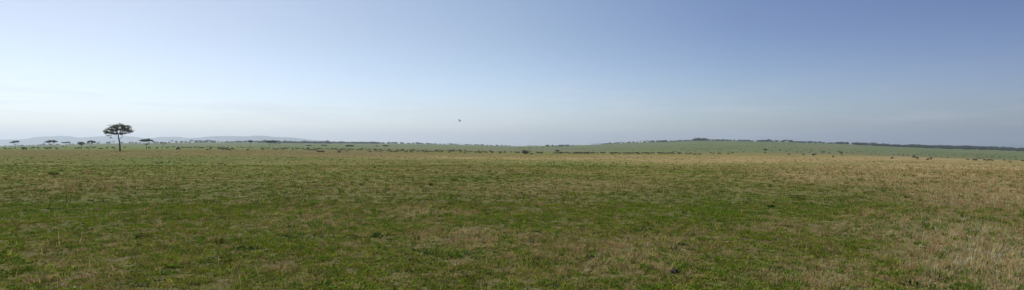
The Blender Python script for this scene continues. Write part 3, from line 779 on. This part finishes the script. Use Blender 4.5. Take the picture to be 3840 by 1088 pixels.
# sparse line beyond the left part of the plain
row(2, 235, 13, 4.2, 'faint hazy tree in the sparse line under the blue hills', 'hazy trees under the blue hills', 1.3)
far_tree(164, 8, 'hazy round tree standing out under the blue hills before the forked acacia', None, wide=1.0)
for (px, h, f, lab) in ((217, 5, False, 'low hazy bushy tree beyond the forked acacia'), (262, 5, False, 'low hazy tree between the thin acacia and the low round acacia'), (274, 5, False, 'second low hazy tree just short of the low round acacia'),
                        (331, 8, False, 'hazy bushy tree partly behind the bent trunk acacia'), (366, 6, False, 'hazy low tree just past the bent trunk acacia'), (372, 8, True, 'hazy flat topped acacia just past the bent trunk acacia'),
                        (405, 8, False, 'small hazy tree, first of a trio left of the tall acacia trunk'), (414, 7.5, True, 'flat topped hazy tree, middle of the trio left of the tall acacia trunk'), (427, 9, True, 'wide flat hazy tree, last of the trio left of the tall acacia trunk'),
                        (457, 7, False, 'hazy peaked tree just right of the tall acacia trunk'), (487, 6.5, False, 'hazy round tree past the tall acacia'), (497, 6, False, 'second hazy round tree past the tall acacia'), (509, 7, False, 'third hazy tree past the tall acacia, spreading'),
                        (525, 5, False, 'smallest hazy tree left of the wide flat acacia'), (580, 8, False, 'broad hazy tree right behind the wide flat acacia'), (592, 6, False, 'small hazy tree left of the pale sparse acacia'), (603, 6, False, 'hazy tree behind the crown of the pale sparse acacia'),
                        (634, 7, False, 'hazy tree just right of the pale sparse acacia'), (645, 10, True, 'tall flat topped hazy tree right of the pale sparse acacia'), (661, 8, False, 'rounded hazy tree beyond the flat topped hazy tree'),
                        (679, 9, False, 'wide hazy tree with a long low crown on the slope top'), (696, 7, False, 'narrow hazy tree beside the wide low crowned one'), (711, 7, False, 'hazy tree at the start of the continuous wood')):
    far_tree(px, h, lab, None, flat=f, wide=1.15)
row(722, 955, 12, lambda p: 8.5 if p < 805 else 6.5, 'hazy tree in the unbroken line between the sparse and the leaning acacia', 'hazy tree line behind the grazing animals', 1.25)
row(960, 1440, 12, lambda p: 9 if p < 1250 else 6.5, 'hazy blue tree in the long wood behind the paired acacias', 'long hazy wood behind the herd', 1.25)
row(1440, 1915, 11.5, lambda p: 6 - 2.2 * (p - 1440) / 480, 'hazy tree in the thinning line on the horizon above the herd', 'horizon trees above the herd', 1.35)
for (px, h, lab) in ((1982, 3.6, 'low round tree on the skyline above the dark thicket'), (1993, 3.6, 'second low tree on the skyline above the dark thicket'), (2006, 4, 'round tree alone on the skyline past the dark thicket'), (2016, 2.5, 'tiny tree on the skyline past the dark thicket')):
    far_tree(px, h, lab, None, wide=1.5)
for (px, h, Y, lab) in ((2012, 4, 1700, 'small bush like tree on the slope between thicket and thorn tree'), (2037, 4.5, 1700, 'peaked lone tree on the slope between thicket and thorn tree'),
                        (2050, 8, 2100, 'first tree of the dark group on the slope under the skyline'), (2057, 8, 2100, 'second, roundest tree of the dark group on the slope'), (2072, 7.5, 2150, 'third tree of the dark group on the slope, sparse')):
    far_tree(px, h, lab, None, Y, wide=1.0)
row(2086, 2132, 8, 6.5, 'tree in the dense clump on the slope under the skyline', 'dense clump of trees on the slope', 1.2, Y=2250)
for (px, lab) in ((2148, 'last tree of the dense clump, set apart'), ):
    far_tree(px, 5, lab, None, 2300)
for i, (px, h) in enumerate(((2132, 4), (2147, 4), (2215, 4.5), (2224, 5), (2230, 5), (2239, 6), (2248, 5.5), (2256, 6))):
    far_tree(px, h, ('first', 'second', 'third', 'fourth', 'fifth', 'sixth', 'seventh', 'eighth')[i] + ' from left of the thin separate trees on the bare skyline', 'thin separate skyline trees', flat=i < 2 or i % 2 == 0, wide=.75)
row(2264, 2610, 11.5, lambda p: 5.6 if p < 2400 else 6.2, 'small dark tree in the rising line along the ridge', 'tree line rising along the ridge', 1.4)
row(2612, 2648, 8, 9, 'tall dark tree in the clump on the highest point of the ridge', 'clump on the highest point of the ridge', 1.15)
row(2654, 2880, 11.5, 6.5, 'small dark tree on the descending ridge past the highest clump', 'trees along the descending ridge', 1.3)
row(2882, 3210, 11.5, 7.5, 'dark tree in the close line on the ridge above the hillside animals', 'close tree line above the hillside animals', 1.3)
row(3214, 3375, 11, 9.5, 'dark rounded tree at the edge of the thick wood on the ridge', 'edge of the thick ridge wood', 1.2)
row(3378, 3850, 12.5, 8.5, 'dark tree in front of the thick wood on the lower ridge', 'front of the thick ridge wood', 1.3)

# far woods that read as one mass
def wood(name, spots, label):
    Vs, Ts, Ms, Ti, o = [], [], [], [], 0
    src = []
    for me in FAR_ROUND:
        V = np.empty(len(me.vertices) * 3, np.float32); me.vertices.foreach_get('co', V)
        T = np.empty(len(me.loops), np.int32); me.loops.foreach_get('vertex_index', T)
        M = np.empty(len(me.polygons), np.int32); me.polygons.foreach_get('material_index', M)
        t = np.empty(len(me.vertices), np.float32); me.attributes['tint'].data.foreach_get('value', t)
        src.append((V.reshape(-1, 3), T.reshape(-1, 3), M, t))
    for (px, Y, h) in spots:
        V, T, M, t = src[rng.integers(len(src))]
        x, Y, z = at_depth(px, Y); s = h / 6.6; a = rng.uniform(0, 6.28)
        R = np.array(((math.cos(a), -math.sin(a), 0), (math.sin(a), math.cos(a), 0), (0, 0, 1)))
        Vs.append(V @ R.T * (s * 1.25, s * 1.25, s) + (x, Y, z - .3)); Ts.append(T + o); Ms.append(M); Ti.append(t); o += len(V)
    me = mesh_np(name, np.vstack(Vs), np.vstack(Ts), [M_BARK, M_FARLEAF], np.concatenate(Ms), {'tint': ('FLOAT', np.concatenate(Ti))})
    tag(obj(name, me), label, 'woodland', kind='stuff')
sp = []
for _ in range(150):
    px = rng.uniform(1060, 1240); sp.append((px, rng.uniform(2250, 2850), rng.uniform(6, 9)))
for _ in range(140):
    px = rng.uniform(960, 1420); sp.append((px, rng.uniform(2600, 3050), rng.uniform(7, 10)))
wood('woodland', sp, 'hazy blue wood covering the far slope behind the herd')
sp = []
for _ in range(240):
    px = rng.uniform(3385, 3900) if rng.uniform() < .8 else rng.uniform(3215, 3400)
    sp.append((px, ridge_y(px) + rng.uniform(-130, 90) - 220 * np.clip((px - 3380) / 100, 0, 1) * rng.uniform(0, 1), rng.uniform(7, 10.5)))
for _ in range(150):
    px = rng.uniform(3400, 3900); sp.append((px, ridge_y(px) + rng.uniform(0, 120), rng.uniform(10, 13.5)))
wood('woodland', sp, 'thick dark wood along the lower ridge')

# ------------------------------------------------------------------ wildebeest
def beast(nodes, edges, name):
    me = bpy.data.meshes.new(name)
    keys = list(nodes)
    me.from_pydata([nodes[k][0] for k in keys], [(keys.index(a), keys.index(b)) for a, b in edges], [])
    o = bpy.data.objects.new(name, me); COL.objects.link(o)
    sk = o.modifiers.new('skin', 'SKIN'); sk.use_smooth_shade = True
    for i, k in enumerate(keys):
        r = nodes[k][1]
        me.skin_vertices[0].data[i].radius = r if isinstance(r, tuple) else (r, r)
        me.skin_vertices[0].data[i].use_root = (k == 'pelvis')
    ss = o.modifiers.new('sub', 'SUBSURF'); ss.levels = 1; ss.render_levels = 1
    dg = bpy.context.evaluated_depsgraph_get()
    out = bpy.data.meshes.new_from_object(o.evaluated_get(dg))
    out.name = name
    bpy.data.objects.remove(o)
    out.materials.clear(); out.materials.append(M_HIDE)
    return out
def beast_pose(kind, name):
    """wildebeest facing +X: high shoulders, sloping back, thin legs, long bearded head with curved horns, tufted tail"""
    lie = -.62 if kind == 'lie' else 0
    n = {'pelvis': ((-.68, 0, 1.02 + lie), (.20, .24)), 'loin': ((-.30, 0, 1.02 + lie), (.22, .27)), 'chest': ((.15, 0, 1.04 + lie), (.23, .33)), 'shoulder': ((.48, 0, 1.12 + lie), (.20, .28)),
         'tail1': ((-.92, 0, .98 + lie), .05), 'tail2': ((-.99, 0, .62 + lie * .8), .04), 'tail3': ((-.97, 0, .34 + lie * .4), .06)}
    e = [('pelvis', 'loin'), ('loin', 'chest'), ('chest', 'shoulder'), ('pelvis', 'tail1'), ('tail1', 'tail2'), ('tail2', 'tail3')]
    if kind == 'graze':
        n.update({'neck': ((.82, 0, .86), (.13, .19)), 'poll': ((1.08, 0, .52), (.11, .14)), 'face': ((1.20, 0, .28), (.08, .10)), 'muzzle': ((1.25, 0, .10), (.075, .08))})
        hp = (1.08, .62)
    else:
        n.update({'neck': ((.82, 0, 1.18 + lie), (.13, .20)), 'poll': ((1.08, 0, 1.24 + lie), (.11, .14)), 'face': ((1.26, 0, 1.02 + lie), (.08, .11)), 'muzzle': ((1.36, 0, .84 + lie), (.075, .085))})
        hp = (1.08, 1.33 + lie)
    e += [('shoulder', 'neck'), ('neck', 'poll'), ('poll', 'face'), ('face', 'muzzle')]
    for s, sd in ((1, 'a'), (-1, 'b')):
        n['horn1' + sd] = ((hp[0] - .02, s * .22, hp[1]), .035); n['horn2' + sd] = ((hp[0] - .02, s * .30, hp[1] + .16), .022)
        e += [('poll', 'horn1' + sd), ('horn1' + sd, 'horn2' + sd)]
        if kind == 'lie':
            n.update({'el' + sd: ((.42, s * .22, .26), .09), 'kn' + sd: ((.74, s * .2, .10), .055), 'ft' + sd: ((.46, s * .2, .05), .05),
                      'st' + sd: ((-.50, s * .24, .30), .13), 'hk' + sd: ((-.72, s * .26, .10), .06), 'hf' + sd: ((-.30, s * .28, .05), .05)})
        else:
            w = .20 * s if kind == 'walk' else .04 * s
            n.update({'el' + sd: ((.44 + w * .3, s * .15, .78), .10), 'kn' + sd: ((.46 + w, s * .15, .40), .052), 'ft' + sd: ((.45 + w * 1.4, s * .15, .03), .05),
                      'st' + sd: ((-.62 - w * .3, s * .16, .74), .13), 'hk' + sd: ((-.82 - w, s * .15, .42), .055), 'hf' + sd: ((-.74 - w * 1.3, s * .15, .03), .05)})
        e += [('shoulder', 'el' + sd), ('el' + sd, 'kn' + sd), ('kn' + sd, 'ft' + sd), ('pelvis', 'st' + sd), ('st' + sd, 'hk' + sd), ('hk' + sd, 'hf' + sd)]
    return beast(n, e, name)
POSE = {k: beast_pose(k, 'wildebeest') for k in ('graze', 'stand', 'walk', 'lie')}
VERB = {'graze': 'grazing', 'stand': 'standing', 'walk': 'walking', 'lie': 'lying'}

A_ = []      # measured places: (photo x, photo y of the body, pose or None)
def add(S, pts):
    for p in pts:
        A_.append((*S(p[0], p[1]), p[2] if len(p) > 2 else None))
add(S0, [(172,535,'stand'),(778,515,'stand'),(805,545),(840,545),(895,543,'graze'),(1115,518),(1308,515),(1570,522,'stand'),(1615,535,'walk'),(1693,520),(1943,535,'stand')])
add(S1, [(395,522,'walk'),(530,525,'graze'),(800,520,'graze'),(985,490),(1045,490),(1275,520,'lie'),(1475,508,'stand'),(1668,488),(1702,520,'walk'),(2085,480,'graze')])
add(S2, [(548,512,'walk'),(805,512,'graze'),(980,487,'graze'),(1163,500,'stand'),(1360,482),(1503,480),(1540,560,'graze'),(1550,488),(1683,487),(1735,485),(1825,483),(1895,487),(1943,480),(1990,500,'stand'),(2085,487),(2148,484)])
S2b = lambda x, y: (480 + x / 5.367, 480 + y / 5.367)
add(S2b, [(1423,384),(1453,412,'stand'),(1505,405,'stand'),(1590,383),(1605,433,'lie'),(1660,428,'walk'),(1640,380),(1668,383),(1725,382),(1775,390,'stand'),(1812,390),(1836,385),(1847,432,'graze'),(1885,383),(1903,382),
          (1930,381),(1937,432,'graze'),(1985,430,'walk'),(2010,385),(2040,435,'lie'),(2095,434),(2205,384),(2270,383),(2308,393),(2385,392,'walk'),(2405,435,'lie'),(2437,392),(2508,400,'graze')])
add(S3, [(885,530,'graze'),(830,465,'graze'),(950,445),(1055,490,'graze'),(1350,535,'graze'),(1480,520,'graze'),(1570,450),(1650,515,'graze'),(1735,448),(1780,505),(1840,490,'graze'),(1860,448),(1930,458),(2045,458),(2070,530,'graze'),
         (2195,460),(2215,505,'graze'),(2275,495),(2335,462),(2435,505,'stand'),(1700,500)])
add(S4, [(965,320,'walk'),(1015,328,'graze'),(1055,318),(1090,340,'graze'),(1145,343,'stand'),(1195,338,'graze'),(1230,328,'graze'),(1280,315),(1320,315),(1265,362,'lie'),(1310,362,'lie'),(1350,370,'lie'),(1395,308),(1440,315),(1480,320),(1527,322,'walk'),
         (1575,320),(1605,320,'stand'),(1640,322),(1655,345,'lie'),(1700,333,'stand'),(1725,340,'walk'),(1665,375,'lie'),(1785,322,'walk'),(1820,352,'lie'),(1860,335),(1890,322),(1925,325),(1960,322),(2035,338),(2070,325),(2110,335),
         (2140,330),(2200,315),(2250,345,'stand'),(2270,320),(2275,355,'lie'),(2315,360,'lie'),(2370,328),(2405,360,'walk'),(2425,335),(2450,355),(2470,325),(2505,365,'graze'),(2530,340),(2553,352)])
add(S5, [(55,345),(85,335),(110,360,'walk'),(145,368,'stand'),(175,368),(215,370,'graze'),(245,370,'walk'),(268,368),(320,352),(365,352),(385,335),(430,375,'walk'),(460,372,'stand'),(470,340),(520,355),(545,350),(557,378,'graze'),(595,352),(600,335),
         (645,347),(685,370,'graze'),(710,348),(755,360,'stand'),(800,370,'walk'),(820,378),(850,355),(862,378,'graze'),(895,365),(930,365),(962,367),(1010,365),(1060,367),(1100,365),(1125,335),(1155,350),(1160,380),(1200,350),(1265,357),(1315,383,'graze'),
         (1360,367),(1405,360),(1450,360),(1515,355),(1540,385),(1560,365),(1617,392,'stand'),(1670,382,'walk'),(1715,378),(1760,372),(1840,385,'walk'),(1870,382),(1905,380),(1945,397,'walk'),(1965,380),(2030,385,'walk'),(2065,385),(2165,392,'stand'),
         (2187,380),(2310,375),(2335,400,'graze'),(2355,380),(2435,390),(2555,378)])
add(S6, [(65,378),(105,395,'stand'),(135,395,'stand'),(243,395),(262,405,'lie'),(308,397,'stand'),(395,408,'lie'),(390,370),(525,407),(575,403,'graze'),(600,402,'stand'),(870,405,'walk'),(960,410),(1000,405),(1045,392),(1078,390,'stand'),(1105,395),
         (1140,402,'walk'),(1170,402),(1240,405),(1275,408),(1320,405,'walk'),(1345,405),(1395,408),(1435,407,'stand'),(1490,410,'graze'),(1515,408,'walk'),(1540,402),(1585,405),(1640,405),(1720,398),(1810,408),(1860,405,'walk'),(1990,407),(2038,415,'graze'),
         (2075,400,'stand'),(2115,405),(2150,400),(2180,403),(2250,403),(2285,410,'walk'),(2345,412),(2380,408),(2430,410),(2500,405),(2530,407,'walk'),(2555,407)])
add(S7, [(40,405),(95,405),(145,410,'walk'),(165,410),(240,407),(285,398),(380,410,'walk'),(430,410),(470,417),(540,408),(570,405),(620,410),(675,410,'walk'),(770,410),(810,412,'walk'),(935,415),(1010,417),(1095,418,'lie'),(1195,415,'lie'),
         (1430,402,'walk'),(1475,408,'stand'),(1600,415),(1775,413)])
add(S8, [(425,428,'graze'),(712,435,'walk'),(905,442,'graze'),(932,440,'stand'),(1308,463,'lie'),(2490,497,'lie')])
add(S9, [(418,500,'stand'),(620,508,'lie'),(672,500,'walk'),(685,507,'stand'),(1395,518),(1525,528),(1575,525),(1730,525),(1790,540,'walk'),(1865,540,'walk'),(2115,530),(2350,515),(2490,550,'stand')])

MARKS = [(-60, 'edge of the picture'), (57, 'compact dark acacia'), (192, 'forked acacia'), (248, 'thin two lobed acacia'), (307, 'low round acacia'), (340, 'bent trunk acacia'), (449, 'tall lone acacia'), (549, 'wide flat acacia'), (614, 'pale sparse acacia'),
         (937, 'leaning acacia'), (1018, 'paired acacias'), (1157, 'small flat acacia'), (1220, 'small leaning acacia'), (1307, 'broad umbrella acacia'), (1443, 'two stemmed acacia'), (1970, 'dark thicket'),
         (2089, 'low flat thorn tree'), (2748, 'round hillside bush'), (2869, 'upright thorn tree'), (3084, 'funnel shaped thorn tree'), (3153, 'windswept thorn tree'), (3427, 'dense dark bush'), (3789, 'reddish shrub'), (3950, 'edge of the picture')]
ORD = 'first second third fourth fifth sixth seventh eighth ninth tenth eleventh twelfth thirteenth fourteenth fifteenth sixteenth seventeenth eighteenth nineteenth twentieth'.split()
tens = {20: 'twenty', 30: 'thirty', 40: 'forty'}
for t, w in tens.items():
    if t > 20: ORD.append(w[:-1] + 'ieth')
    ORD += [w + ' ' + o for o in ORD[:9]]
placed = []
for (px, y, pose) in A_:
    pose = pose or random.choices(('graze', 'stand', 'walk', 'lie'), (.5, .25, .2, .05))[0]
    x, Y, z = solve(px, y + 2.6, 230, 1300)
    placed.append([px, y, pose, x, Y, z])
sectors = {}
for i, a in enumerate(placed):
    k = max(j for j in range(len(MARKS)) if MARKS[j][0] <= a[0])
    a.append(k); sectors.setdefault(k, []).append(i)
used = set()
def put_beast(a, label, group, dx=0):
    o = obj('wildebeest', POSE[a[2]], loc=(a[3], a[4], a[5] - .02), rz=random.choice((0, math.pi)) + random.gauss(0, .55))
    s = random.uniform(.84, 1.02); o.scale = (s, s, s)
    tag(o, label, 'wildebeest', group)
HG = 'wildebeest of the herd on the plain'
for k, idx in sectors.items():
    L_, R_ = MARKS[k][1], MARKS[k + 1][1]
    where = f'before the {R_}' if k == 0 else (f'past the {L_}' if k == len(MARKS) - 2 else f'between {L_} and {R_}')
    idx.sort(key=lambda i: placed[i][0])
    far = [i for i in idx if placed[i][4] > 560] if len(idx) > 22 else []
    front = [i for i in idx if i not in far]
    cnt = {}
    for i in front:
        p = placed[i][2]
        same = [q for q in front if placed[q][2] == p]
        v = VERB[p]
        row_ = 'front row ' if far else ''
        if len(same) == 1:
            lab = f'only {row_}{v} dark wildebeest {where}'
        else:
            lab = f'{ORD[same.index(i)]} from left of {row_}{v} wildebeest {where}'
        put_beast(placed[i], lab, HG)
    for i in far:
        put_beast(placed[i], f'small distant wildebeest in the back rows {where}', HG)

# animals dotted over the far hillside: the largest ones as animals, the specks behind them as one herd
SPECK = []
for (S, pts) in ((S6, [(1397,315),(1437,312),(1485,312),(1525,312),(1283,330),(1367,378),(1455,350),(1540,365),(1945,292),(2045,292),(2095,288),(2230,280),(2300,245),(2075,325),(2240,325),(2430,335),(1640,357),(2185,325)]),
                 (S7, [(248,348),(330,275),(405,284),(475,345),(515,287),(560,280),(600,290),(665,375),(720,375),(775,233),(835,330),(845,310),(895,290),(970,245),(975,355),(1015,265),(1075,235),(1122,228),(1070,300),(1135,322),(1165,312),(1195,260),(1213,245),
                       (1225,320),(1260,312),(1290,325),(1335,315),(1365,355),(1100,362),(1400,290),(1445,305),(1490,330),(1590,315),(1655,317),(1635,350),(1750,272),(1790,300),(1860,318),(1855,278),(1925,285),(1950,282),(1965,303),(2010,260),(2035,290),(2140,262),(2165,268),
                       (2110,345),(2020,335),(1800,380),(1970,378),(2080,380),(2335,373),(2450,238),(2455,288),(2525,245),(2395,265),(1575,365),(1555,322)]),
                 (S8, [(70,255),(140,258),(75,288),(150,298),(85,345),(20,310),(225,348),(335,315),(365,355),(370,378),(430,345),(465,315),(475,272),(560,275),(610,335),(585,380),(600,372),(660,377),(735,345),(785,352),(865,335),(880,360),(840,390),(940,405),(1045,342),(1105,320),
                       (1145,385),(1240,338),(1235,400),(1258,408),(1670,325),(1760,330),(1820,360),(1880,375),(1665,380),(1710,405),(1805,385),(1935,347),(1990,350),(2030,352),(2115,370),(2180,362),(2070,415),(2165,415),(2245,428),(2300,375),(2370,360),(2490,372),(2530,433),(1585,395)]),
                 (S9, [(40,412),(65,412),(135,410),(135,440),(230,428),(425,412),(480,415),(500,382),(585,378),(645,415),(740,410),(775,445),(670,437),(925,385),(1000,390),(1000,430),(1130,405),(1155,428),(1320,395),(1360,415),(1395,400),(1465,395),(1320,460),(1580,432),(1630,430),
                       (1685,408),(1765,425),(1775,465),(1855,478),(1890,465),(1590,485),(1635,495),(1690,490),(1920,488),(2020,470),(2045,475),(2120,450),(2215,475),(2320,462),(2345,465),(1945,420),(1015,480),(890,475)])):
    for p in pts:
        px, y = S(*p)
        x, Y, z = solve(px, y + 1, 620, 2600)
        SPECK.append([px, y, random.choice(('graze', 'graze', 'stand', 'walk', 'lie')), x, Y, z])
SPECK.sort(key=lambda a: a[4])
room = max(0, 298 - len(placed))
for a in SPECK[:room]:
    put_beast(a, 'tiny dark wildebeest among many dotted over the lower green hillside', 'wildebeest on the green hillside')
Vs, Ts, o_ = [], [], 0
def herd(spots):
    global o_
    for a in spots:
        me = POSE[a[2]]
        V = np.array([v.co for v in me.vertices]); T = []
        me.calc_loop_triangles()
        T = np.array([t.vertices for t in me.loop_triangles])
        ang = random.choice((0, math.pi)) + random.gauss(0, .6); s = random.uniform(1.0, 1.25)
        R = np.array(((math.cos(ang), -math.sin(ang), 0), (math.sin(ang), math.cos(ang), 0), (0, 0, 1)))
        Vs.append(V @ R.T * s + (a[3], a[4], a[5])); Ts.append(T + o_); o_ += len(V)
extra = []
for _ in range(35):                                   # the haze of animals at the back of the herd
    px = rng.uniform(1150, 1900); x, Y, z = solve(px, 562 + (px - 1150) / 750 * 7 + rng.uniform(-3, 4), 560, 1300)
    extra.append([px, 0, random.choice(('graze', 'stand', 'walk')), x, Y, z])
herd(SPECK[room:]); herd(extra)
tag(obj('distant_herd', mesh_np('distant_herd', np.vstack(Vs), np.vstack(Ts), [M_HIDE], smooth=True)), 'specks of the farthest grazing herd on the slopes', 'herd', kind='stuff')
print('wildebeest', len(placed), 'specks', len(SPECK), 'room', room, 'far trees', n_far)

# ------------------------------------------------------------------ bird in flight
def build_bird():
    Y = 62.0; s = Y / F
    X = (1725 - CX) * s; Z = EYE - (455 - CY) * s
    root = tag(empty('bird', (X, Y, Z)), 'small grey bird flying alone high above the herd', 'bird'); root.scale = (1.25, 1.25, 1.25)
    n = {'pelvis': ((0, -.03, 0), .030), 'chest': ((0.02, .04, .01), .038), 'neck': ((.03, .09, .025), .020), 'head': ((.035, .12, .035), .021), 'beak': ((.04, .155, .032), .006), 'tail': ((-.01, -.11, -.01), (.026, .008)), 'tail2': ((-.015, -.17, -.012), (.036, .004))}
    me = beast(n, [('pelvis', 'chest'), ('chest', 'neck'), ('neck', 'head'), ('head', 'beak'), ('pelvis', 'tail'), ('tail', 'tail2')], 'bird_body')
    me.materials.clear(); me.materials.append(M_FEATHER)
    body = obj('body', me, root, rz=.6)
    for sgn, tipz in ((1, .07), (-1, .15)):
        pts = [(0, .075, .01), (sgn * .07, .085, tipz * .5), (sgn * .115, .03, tipz), (sgn * .10, -.06, tipz * .9), (sgn * .05, -.085, tipz * .4), (0, -.06, .0)]
        V = [(x, y, z + .006) for x, y, z in pts] + [(x, y, z - .004) for x, y, z in pts]
        Tq = [(0, 1, 4), (0, 4, 5), (1, 2, 3), (1, 3, 4)]
        T = [t for t in Tq] + [(a + 6, c + 6, b + 6) for a, b, c in Tq]
        for i in range(6):
            j = (i + 1) % 6; T += [(i, i + 6, j + 6), (i, j + 6, j)]
        obj('wing', mesh_np('bird_wing', V, T, [M_FEATHER]), root, rz=.6)
build_bird()

# ------------------------------------------------------------------ haze: one even box of air
def build_haze():
    x, y0, y1, z0, z1 = 18500, -11000, 18500, -235.0, 330.0
    V = [(a, b, c) for a in (-x, x) for b in (y0, y1) for c in (z0, z1)]
    Fq = [(0, 1, 3, 2), (4, 6, 7, 5), (0, 4, 5, 1), (2, 3, 7, 6), (0, 2, 6, 4), (1, 5, 7, 3)]
    m = bpy.data.materials.new('air'); m.use_nodes = True
    nt = m.node_tree; nt.nodes.clear()
    out = nt.nodes.new('ShaderNodeOutputMaterial'); v = nt.nodes.new('ShaderNodeVolumePrincipled')
    v.inputs['Color'].default_value = (0.74, 0.85, 1.0, 1); v.inputs['Density'].default_value = 0.000085; v.inputs['Anisotropy'].default_value = 0.5
    nt.links.new(v.outputs[0], out.inputs['Volume'])
    tag(obj('haze', mesh_np('haze', V, Fq, [m])), 'pale haze of the air over the savanna', 'haze', kind='stuff')
build_haze()

# ------------------------------------------------------------------ light, sky, camera
ELEV, AZ = math.radians(50), math.radians(-44)          # sun to the left, slightly ahead (azimuth from +Y towards +X)
sv = Vector((math.sin(AZ) * math.cos(ELEV), math.cos(AZ) * math.cos(ELEV), math.sin(ELEV)))
sun = bpy.data.lights.new('sun', 'SUN'); sun.energy = 4.3; sun.angle = math.radians(.53); sun.color = (1.0, .95, .87)
so = bpy.data.objects.new('sun', sun); so.rotation_euler = sv.to_track_quat('Z', 'Y').to_euler(); so.location = (0, 0, 200); link(so)

w = bpy.data.worlds.new('World'); scene.world = w; w.use_nodes = True
nt = w.node_tree; bg = nt.nodes['Background']
sky = nt.nodes.new('ShaderNodeTexSky'); sky.sky_type = 'NISHITA'; sky.sun_disc = False
sky.sun_elevation = ELEV; sky.sun_rotation = AZ
sky.air_density = 1.0; sky.dust_density = 4.0; sky.ozone_density = 2.0; sky.altitude = 1500
tc = nt.nodes.new('ShaderNodeTexCoord')
nrm = nt.nodes.new('ShaderNodeVectorMath'); nrm.operation = 'NORMALIZE'; nt.links.new(tc.outputs['Generated'], nrm.inputs[0])
dot = nt.nodes.new('ShaderNodeVectorMath'); dot.operation = 'DOT_PRODUCT'; nt.links.new(nrm.outputs[0], dot.inputs[0])
dot.inputs[1].default_value = (math.sin(AZ), math.cos(AZ), 0)
def glow(stops):                                       # brightness of the sky by its angle from the sun's side
    r = nt.nodes.new('ShaderNodeValToRGB'); e = r.color_ramp.elements
    for i, (p, c) in enumerate(stops):
        q = e[i] if i < 2 else e.new(p)
        q.position = p; q.color = (*c, 1)
    nt.links.new(dot.outputs['Value'], r.inputs['Fac']); return r.outputs[0]
high = glow([(0.0, (.40, .42, .58)), (.13, (.42, .44, .60)), (.42, (.47, .50, .62)), (.72, (.68, .675, .675)), (1.0, (.79, .74, .715))])
low = glow([(0.0, (.62, .62, .72)), (.13, (.64, .65, .77)), (.42, (.72, .75, .82)), (.72, (.84, .87, .95)), (1.0, (.84, .87, .95))])
sep = nt.nodes.new('ShaderNodeSeparateXYZ'); nt.links.new(nrm.outputs[0], sep.inputs[0])
mr = nt.nodes.new('ShaderNodeMapRange'); mr.inputs['From Min'].default_value = .01; mr.inputs['From Max'].default_value = .20; mr.interpolation_type = 'SMOOTHSTEP'
nt.links.new(sep.outputs['Z'], mr.inputs['Value'])
def mixn(fac, a, b, blend='MIX'):
    m = nt.nodes.new('ShaderNodeMix'); m.data_type = 'RGBA'; m.blend_type = blend
    for q, i in ((fac, 0), (a, 6), (b, 7)):
        if isinstance(q, float): m.inputs[i].default_value = q
        elif isinstance(q, tuple): m.inputs[i].default_value = q
        else: nt.links.new(q, m.inputs[i])
    return m.outputs[2]
skyc = mixn(1.0, sky.outputs[0], mixn(mr.outputs[0], low, high), 'MULTIPLY')
# thin veils of high cloud, low over the horizon
st = nt.nodes.new('ShaderNodeMapping'); st.inputs['Scale'].default_value = (5, 5, 60); nt.links.new(nrm.outputs[0], st.inputs['Vector'])
cn = nt.nodes.new('ShaderNodeTexNoise'); cn.inputs['Scale'].default_value = 1.3; cn.inputs['Detail'].default_value = 5; nt.links.new(st.outputs[0], cn.inputs['Vector'])
cr = nt.nodes.new('ShaderNodeMapRange'); cr.inputs['From Min'].default_value = .5; cr.inputs['From Max'].default_value = .72; nt.links.new(cn.outputs['Fac'], cr.inputs['Value'])
band = nt.nodes.new('ShaderNodeMapRange'); band.inputs['From Min'].default_value = .115; band.inputs['From Max'].default_value = .055; nt.links.new(sep.outputs['Z'], band.inputs['Value'])
cm = nt.nodes.new('ShaderNodeMath'); cm.operation = 'MULTIPLY'; nt.links.new(cr.outputs[0], cm.inputs[0]); nt.links.new(band.outputs[0], cm.inputs[1])
cm2 = nt.nodes.new('ShaderNodeMath'); cm2.operation = 'MULTIPLY'; cm2.inputs[1].default_value = .42; nt.links.new(cm.outputs[0], cm2.inputs[0])
skyc = mixn(cm2.outputs[0], skyc, mixn(1.0, (6.0, 5.8, 5.7, 1), low, 'MULTIPLY'))
nt.links.new(skyc, bg.inputs['Color']); bg.inputs['Strength'].default_value = 0.15

cam = bpy.data.cameras.new('camera'); cam.sensor_width = 36; cam.lens = 36 * F / 3840; cam.clip_start = .1; cam.clip_end = 40000
co = bpy.data.objects.new('camera', cam); co.location = (0, 0, EYE); co.rotation_euler = (math.radians(90), 0, 0); link(co)
scene.camera = co
scene.view_settings.view_transform = 'Standard'; scene.view_settings.look = 'None'; scene.view_settings.exposure = 0; scene.view_settings.gamma = 1
scene.cycles.max_bounces = 6; scene.cycles.transparent_max_bounces = 8; scene.cycles.volume_bounces = 2
scene.cycles.use_denoising = True; scene.cycles.denoiser = 'OPENIMAGEDENOISE'; scene.cycles.denoising_input_passes = 'RGB_ALBEDO_NORMAL'; scene.cycles.denoising_prefilter = 'ACCURATE'
